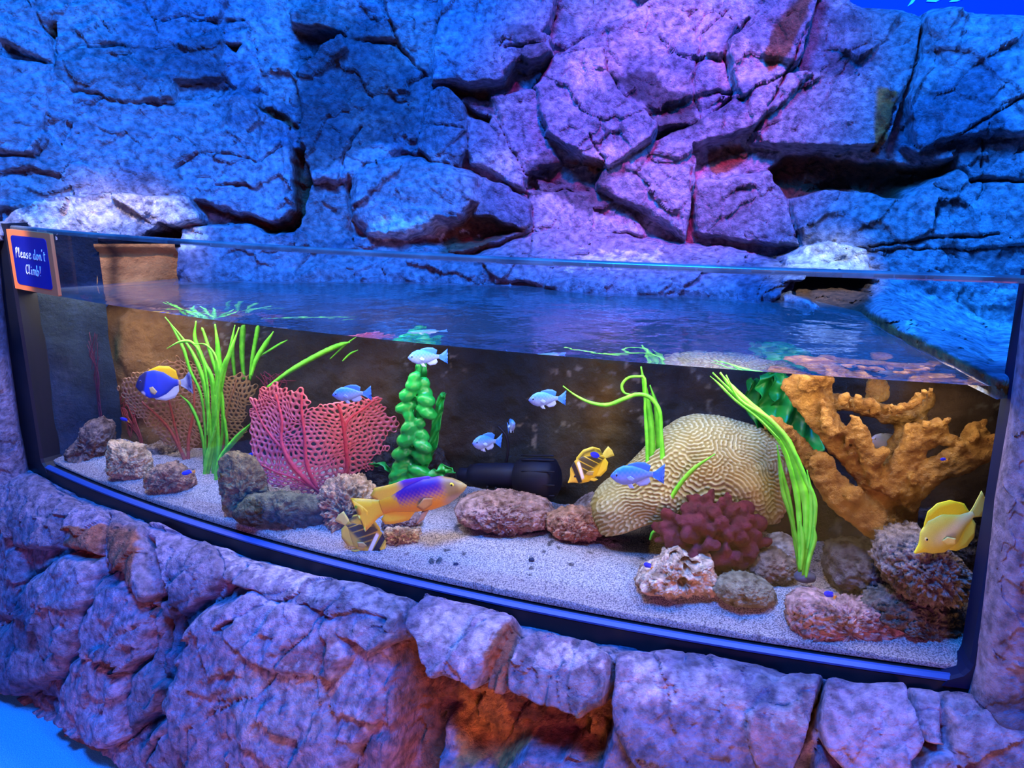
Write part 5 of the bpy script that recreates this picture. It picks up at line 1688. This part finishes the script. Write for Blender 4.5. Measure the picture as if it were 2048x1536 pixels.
CH_FIN = (.03, .18, .85)
SPECIES = {
    'chromis': dict(deep=1.18, name='chromis_fish', top=[(0, .005), (.04, .045), (.14, .115), (.3, .165), (.5, .165), (.7, .115), (.88, .055), (1, .045)],
                    bot=[(0, -.01), (.04, -.045), (.14, -.105), (.3, -.155), (.5, -.155), (.7, -.105), (.88, -.05), (1, -.045)],
                    thick=[(0, .008), (.05, .035), (.2, .075), (.4, .085), (.6, .07), (.85, .028), (1, .014)], col=c_chromis,
                    fins=[('tail_fin', [(-.27, .03), (-.36, .06), (-.52, .17), (-.44, .05), (-.40, 0), (-.44, -.05), (-.52, -.17), (-.36, -.06), (-.27, -.03)], CH_FIN, 0, 0),
                          ('dorsal_fin', [(.22, .14), (.16, .185), (0, .215), (-.14, .205), (-.25, .15), (-.22, .03), (0, .05), (.18, .08)], CH_FIN, 0, 0),
                          ('anal_fin', [(.02, -.14), (-.06, -.19), (-.20, -.175), (-.26, -.12), (-.22, -.03), (-.04, -.05)], (.30, .42, .85), 0, 0),
                          ('pelvic_fin', [(.20, -.12), (.14, -.20), (.05, -.21), (.10, -.13)], (.35, .5, .9), .03, .1),
                          ('pectoral_fin', [(.22, -.01), (.14, .02), (.07, -.02), (.10, -.06), (.18, -.05)], (.30, .48, .88), .078, .35)],
                    eye=(.40, .025, .026, (.10, .25, .8))),
    'powder_tang': dict(deep=1.22, name='tang_fish', top=[(0, .0), (.04, .06), (.12, .15), (.25, .21), (.45, .225), (.65, .18), (.85, .07), (1, .04)],
                        bot=[(0, -.03), (.04, -.08), (.12, -.14), (.25, -.215), (.45, -.225), (.65, -.17), (.85, -.06), (1, -.04)],
                        thick=[(0, .012), (.08, .035), (.25, .055), (.5, .06), (.75, .04), (1, .012)], col=c_ptang,
                        fins=[('dorsal_fin', [(.33, .14), (.24, .225), (.05, .285), (-.12, .27), (-.24, .19), (-.27, .03), (-.1, .05), (.1, .06), (.25, .08)], (.88, .58, .01), 0, 0),
                              ('anal_fin', [(.26, -.16), (.18, -.245), (.0, -.275), (-.16, -.24), (-.25, -.14), (-.26, -.02), (-.1, -.05), (.1, -.06), (.22, -.08)], (.50, .62, .95), 0, 0),
                              ('tail_fin', [(-.27, .035), (-.36, .06), (-.50, .20), (-.45, .08), (-.42, 0), (-.45, -.08), (-.50, -.20), (-.36, -.06), (-.27, -.035)], lambda V: mixc((.30, .40, .75), (.02, .04, .30), sstep(.05, .02, np.abs(np.hypot(V[:, 0] + .30, V[:, 2] * .8) - .16))), 0, 0),
                              ('pectoral_fin', [(.26, -.04), (.18, -.02), (.10, -.10), (.16, -.15), (.24, -.12)], (.70, .55, .25), .058, .4)],
                        eye=(.40, .06, .018, (.05, .05, .2))),
    'raccoon': dict(name='butterflyfish', top=[(0, .0), (.05, .03), (.12, .075), (.22, .20), (.4, .27), (.6, .25), (.8, .13), (.93, .055), (1, .045)],
                    bot=[(0, -.015), (.05, -.035), (.12, -.075), (.22, -.165), (.4, -.235), (.6, -.23), (.8, -.13), (.93, -.05), (1, -.045)],
                    thick=[(0, .010), (.1, .025), (.3, .055), (.55, .055), (.8, .03), (1, .012)], col=c_rac,
                    fins=[('dorsal_fin', [(.22, .20), (.12, .30), (-.05, .345), (-.22, .29), (-.31, .17), (-.30, .03), (-.15, .05), (.0, .08), (.15, .12)], lambda V: mixc((.10, .09, .02), (.70, .58, .03), sstep(-.02, .03, np.abs(np.hypot(V[:, 0] + .05, V[:, 2]) - .27) - .02)), 0, 0),
                          ('anal_fin', [(.06, -.21), (-.05, -.29), (-.20, -.26), (-.30, -.15), (-.30, -.02), (-.15, -.05), (.02, -.10)], (.80, .60, .03), 0, 0),
                          ('tail_fin', [(-.28, .045), (-.36, .08), (-.46, .11), (-.48, 0), (-.46, -.11), (-.36, -.08), (-.28, -.045)], (.75, .62, .10), 0, 0),
                          ('pelvic_fin', [(.18, -.18), (.10, -.28), (.02, -.29), (.10, -.20)], (.80, .60, .04), .02, .1),
                          ('pectoral_fin', [(.15, -.04), (.07, -.02), (.0, -.07), (.06, -.13), (.13, -.10)], (.55, .45, .12), .052, .35)],
                    eye=(.335, .035, .022, None)),
    'hogfish': dict(deep=1.1, name='hogfish', top=[(0, .0), (.04, .035), (.12, .085), (.25, .13), (.45, .145), (.65, .12), (.85, .075), (1, .065)],
                    bot=[(0, -.015), (.04, -.04), (.12, -.075), (.25, -.115), (.45, -.13), (.65, -.11), (.85, -.07), (1, -.06)],
                    thick=[(0, .012), (.08, .045), (.25, .075), (.5, .08), (.75, .05), (1, .022)], col=c_hog,
                    fins=[('dorsal_fin', [(.26, .115), (.20, .155), (0, .175), (-.14, .165), (-.30, .17), (-.36, .12), (-.28, .03), (0, .04), (.22, .06)], lambda V: mixc((.80, .45, .02), (.10, .02, .28), sstep(-.12, -.02, V[:, 0])), 0, 0),
                          ('anal_fin', [(-.02, -.11), (-.10, -.165), (-.22, -.165), (-.32, -.15), (-.34, -.10), (-.26, -.03), (-.05, -.04)], (.88, .50, .01), 0, 0),
                          ('tail_fin', [(-.27, .06), (-.36, .085), (-.54, .14), (-.46, .05), (-.43, 0), (-.46, -.06), (-.52, -.17), (-.36, -.08), (-.27, -.06)], (.92, .52, .01), 0, 0),
                          ('pelvic_fin', [(.12, -.11), (.04, -.18), (-.04, -.20), (.04, -.12)], (.45, .25, .12), .03, .1),
                          ('pectoral_fin', [(.20, -.01), (.12, .015), (.04, -.03), (.08, -.08), (.17, -.06)], (.42, .17, .03), .078, .35)],
                    eye=(.385, .045, .013, (.95, .70, .03))),
    'yellow_tang': dict(deep=1.15, name='yellow_tang_fish', top=[(0, .0), (.05, .022), (.12, .055), (.22, .16), (.38, .22), (.6, .20), (.82, .08), (1, .035)],
                        bot=[(0, -.02), (.05, -.04), (.12, -.06), (.22, -.135), (.38, -.20), (.6, -.19), (.82, -.08), (1, -.035)],
                        thick=[(0, .012), (.1, .028), (.28, .06), (.55, .06), (.8, .032), (1, .012)], col=c_ytang,
                        fins=[('dorsal_fin', [(.30, .13), (.24, .22), (.14, .31), (.0, .33), (-.14, .28), (-.26, .16), (-.27, .02), (-.1, .05), (.1, .06), (.25, .08)], (.88, .72, .01), 0, 0),
                              ('anal_fin', [(.18, -.16), (.08, -.26), (-.06, -.29), (-.18, -.24), (-.27, -.12), (-.26, -.02), (-.1, -.05), (.12, -.08)], (.78, .68, .06), 0, 0),
                              ('tail_fin', [(-.27, .035), (-.36, .08), (-.50, .17), (-.46, 0), (-.50, -.17), (-.36, -.08), (-.27, -.035)], (.55, .50, .08), 0, 0),
                              ('pectoral_fin', [(.18, -.02), (.11, .0), (.04, -.05), (.07, -.11), (.15, -.09)], (.80, .72, .14), .062, .4)],
                        eye=(.315, .075, .017, (.75, .65, .15))),
    'grey_fish': dict(name='surgeonfish', top=[(0, .0), (.04, .05), (.12, .13), (.28, .19), (.5, .19), (.7, .14), (.88, .06), (1, .04)],
                      bot=[(0, -.02), (.04, -.06), (.12, -.12), (.28, -.18), (.5, -.185), (.7, -.13), (.88, -.05), (1, -.04)],
                      thick=[(0, .012), (.1, .04), (.3, .06), (.55, .06), (.8, .035), (1, .012)], col=c_grey,
                      fins=[('dorsal_fin', [(.26, .15), (.18, .205), (0, .225), (-.16, .20), (-.26, .12), (-.24, .02), (0, .05), (.22, .08)], (.22, .20, .24), 0, 0),
                            ('anal_fin', [(.10, -.16), (.0, -.22), (-.16, -.19), (-.26, -.10), (-.24, -.02), (0, -.05)], (.22, .20, .24), 0, 0),
                            ('tail_fin', [(-.27, .035), (-.36, .07), (-.50, .17), (-.45, 0), (-.50, -.17), (-.36, -.07), (-.27, -.035)], (.22, .20, .26), 0, 0)],
                      eye=(.40, .05, .018, (.3, .28, .28))),
    'damsel': dict(name='damselfish', top=[(0, .01), (.1, .12), (.3, .19), (.5, .19), (.7, .13), (1, .06)], bot=[(0, -.01), (.1, -.12), (.3, -.18), (.5, -.18), (.7, -.12), (1, -.06)],
                   thick=[(0, .015), (.2, .08), (.5, .09), (.8, .05), (1, .02)], col=c_mini,
                   fins=[('tail_fin', [(-.27, .05), (-.50, .15), (-.44, 0), (-.50, -.15), (-.27, -.05)], (.80, .38, .04), 0, 0),
                         ('dorsal_fin', [(.2, .15), (.1, .22), (-.1, .22), (-.22, .14), (-.1, .12)], (.012, .03, .66), 0, 0)],
                   eye=(.38, .04, .025, None)),
}
G = 'pale blue chromis fish in the tank'
fish('chromis', 'pale blue fish swimming just above the tip of the green ruffled plant', 855, 714, .20, 78, 180, 10, G)
fish('chromis', 'pale blue fish passing above the top edge of the large red sea fan', 703, 788, .10, 76, 182, 4, G)
fish('chromis', 'pale blue fish in open water between the ruffled plant and the curled green leaf', 1094, 798, .14, 78, 178, 18, G)
fish('chromis', 'pale blue fish angled toward the viewer above the black pump', 974, 884, .13, 76, 168, 42, G)
fish('chromis', 'small blue fish seen head-on, above and right of the one over the pump', 1022, 852, .24, 58, 62, 62, G)
fish('chromis', 'largest pale blue fish, in front of the brain coral and the curled green plant', 1274, 950, .09, 108, 180, 6, G)
fish('powder_tang', 'deep blue oval fish with yellow back fin, left of the tall grass plant', 328, 767, .14, 106, 181, 12)
fish('hogfish', 'long purple and yellow fish with yellow tail, low in the middle of the tank', 826, 998, .07, 226, 17, 4)
rc = fish('raccoon', 'striped yellow butterflyfish with blue back spot, left of the brain coral', 1181, 932, .18, 112, 214, 12, 'striped butterflyfish')
fish('raccoon', 'larger striped yellow butterflyfish low at the panel below the purple fish tail', 724, 1072, .046, 132, -42, 6, 'striped butterflyfish')
fish('yellow_tang', 'bright yellow fish with pointed snout at the right end of the tank', 1902, 1056, .07, 175, 214, 6)
fish('grey_fish', 'dull grey fish resting between branches of the orange coral', 1778, 888, .30, 96, 165, 12)
D_ = 'tiny dark blue damselfish'
fish('damsel', 'tiny deep blue fish in front of the dull red twigs at left', 250, 840, .20, 20, 150, 10, D_)
fish('damsel', 'tiny deep blue fish at the foot of the reddish fan stem', 377, 945, .05, 26, 180, 30, D_)
fish('damsel', 'tiny deep blue fish by the left edge of the large red sea fan', 507, 909, .12, 18, 170, 20, D_)
fish('damsel', 'tiny deep blue fish at the left tip of the cream holed rock', 1297, 1132, .07, 28, 140, 20, D_)
fish('damsel', 'tiny deep blue fish with orange tail above the large pink rock', 1660, 1190, .04, 34, 150, 15, D_)
fish('damsel', 'tiny blue fish on the right branch of the orange coral', 1888, 919, .10, 18, 170, 10, D_)
# blue spot on the back of the first butterflyfish
Vs = [];
th = np.linspace(0, 2 * math.pi, 24, endpoint=False)
for sy in (1, -1):
    ring = [np.stack([-.17 + .060 * q * np.cos(th) + .03 * q * np.sin(th), np.full(24, sy * (.060 - .006 * q * q)), .155 + .085 * q * np.sin(th)], -1) for q in (1.0, .6, .15)]
    V = np.vstack(ring)
    mesh('blue_spot', V, grid_faces(3, 24, wrap=True).tolist() + [[48 + i for i in range(24)]], mat_basic('blue_spot', (.02, .03, .62), .4, .4), rc)

# ---- notice on the panel
q = np.array([PG(9, 459, -.010), PG(99, 466, -.010), PG(117, 592, -.010), PG(32, 578, -.010)])
ctr = q.mean(0)
ex = (q[1] - q[0] + q[2] - q[3]) / 2; wS = np.linalg.norm(ex); ex /= wS
ez = (q[0] - q[3] + q[1] - q[2]) / 2; hS = np.linalg.norm(ez); ez = np.array([0, 0, 1.0])
ex[2] = 0; ex /= np.linalg.norm(ex)
en = np.cross(ex, ez)
def sgn_pt(x, y, d):
    return ex * x * wS / 2 + ez * y * hS / 2 + en * d
def rounded(w, h, r, n=6):
    pts = []
    for cx, cy, s in ((w - r, h - r, 0), (-w + r, h - r, 1), (-w + r, -h + r, 2), (w - r, -h + r, 3)):
        for i in range(n + 1):
            t = (s + i / n) * math.pi / 2
            pts.append((cx + r * math.cos(t), cy + r * math.sin(t)))
    return pts
def plate(name, pts, d0, d1, mat, parent=None, loc=None):
    n = len(pts)
    vv = [sgn_pt(x, y, d1) for x, y in pts] + [sgn_pt(x, y, d0) for x, y in pts]
    if parent is None:
        vv = np.array(vv) + ctr
    return fix_normals(mesh(name, vv, [tuple(range(n)), tuple(range(2 * n - 1, n - 1, -1))] + [(i, n + i, n + (i + 1) % n, (i + 1) % n) for i in range(n)], mat, parent, smooth=False, loc=loc))
sign = plate('notice_sign', rounded(1, 1, .04), -.009, 0.0, M_ORANGE, None, ctr)
tag(sign, 'square notice with orange border and white handwriting at left end of tank panel', 'sign')
plate('blue_field', rounded(.80, .82, .12), 0.0, .0012, M_NAVY, sign)
STROKES = {  # handwritten letters as pen strokes, box 0..1 wide, 0..1 x-height, descender below
    'P': [[(.1, -.1), (.25, 1.6)], [(.1, 1.5), (.6, 1.75), (.75, 1.3), (.5, .9), (.2, .75)]],
    'l': [[(.3, .5), (.55, 1.4), (.35, 1.7), (.25, .7), (.35, .05), (.6, .2)]],
    'e': [[(.15, .5), (.7, .65), (.6, 1), (.25, .8), (.2, .2), (.55, 0), (.85, .25)]],
    'a': [[(.75, .9), (.35, .95), (.1, .4), (.35, 0), (.7, .4), (.75, .9), (.75, .2), (.95, .1)]],
    's': [[(.7, .95), (.35, .85), (.4, .55), (.7, .35), (.55, 0), (.15, .1)]],
    'd': [[(.7, .8), (.3, .9), (.1, .4), (.35, 0), (.7, .35), (.8, 1.75)], [(.8, 1.75), (.75, .2), (.95, .1)]],
    'o': [[(.5, .95), (.15, .6), (.25, .05), (.65, .1), (.8, .6), (.5, .95)]],
    'n': [[(.15, .95), (.2, 0)], [(.2, .5), (.5, .95), (.7, .7), (.75, 0), (.95, .1)]],
    "'": [[(.5, 1.9), (.35, 1.5)]],
    't': [[(.5, 1.5), (.45, .2), (.7, 0)], [(.1, 1.0), (.9, 1.1)]],
    'C': [[(.85, 1.4), (.6, 1.65), (.2, 1.1), (.2, .3), (.55, 0), (.9, .3)]],
    'i': [[(.4, .9), (.4, .15), (.6, .05)], [(.42, 1.3), (.44, 1.36)]],
    'm': [[(.05, .95), (.1, 0)], [(.1, .6), (.3, .95), (.45, .7), (.45, 0)], [(.45, .6), (.7, .95), (.85, .7), (.85, 0), (1, .1)]],
    'b': [[(.2, 1.75), (.2, 0), (.6, .05), (.8, .5), (.5, .9), (.2, .5)]],
    '!': [[(.5, 1.7), (.42, .5)], [(.4, .05), (.42, .12)]],
}
def write(word, x0, y0, cw, hh):
    bag = Bag()
    x = x0
    for ch in word:
        adv = cw * {'l': .62, 'i': .6, "'": .4, '!': .6, 'm': 1.15, 't': .8}.get(ch, .95)
        for st in STROKES.get(ch, []):
            pp = spline(st, 14) if len(st) > 2 else spline(st, 3)
            bag.add(*tube_mesh(np.array([sgn_pt(x + a * adv + b2 * .015, y0 + b2 * hh, .002) for a, b2 in pp]), .0015, .0008, 6, side=en))
        x += adv + cw * .08
    bag.build('handwriting', M_WHITE, sign)
write('Please', -.66, .10, .125, .19)
write("don't", .14, .10, .125, .19)
write('Climb!', -.30, -.42, .135, .19)
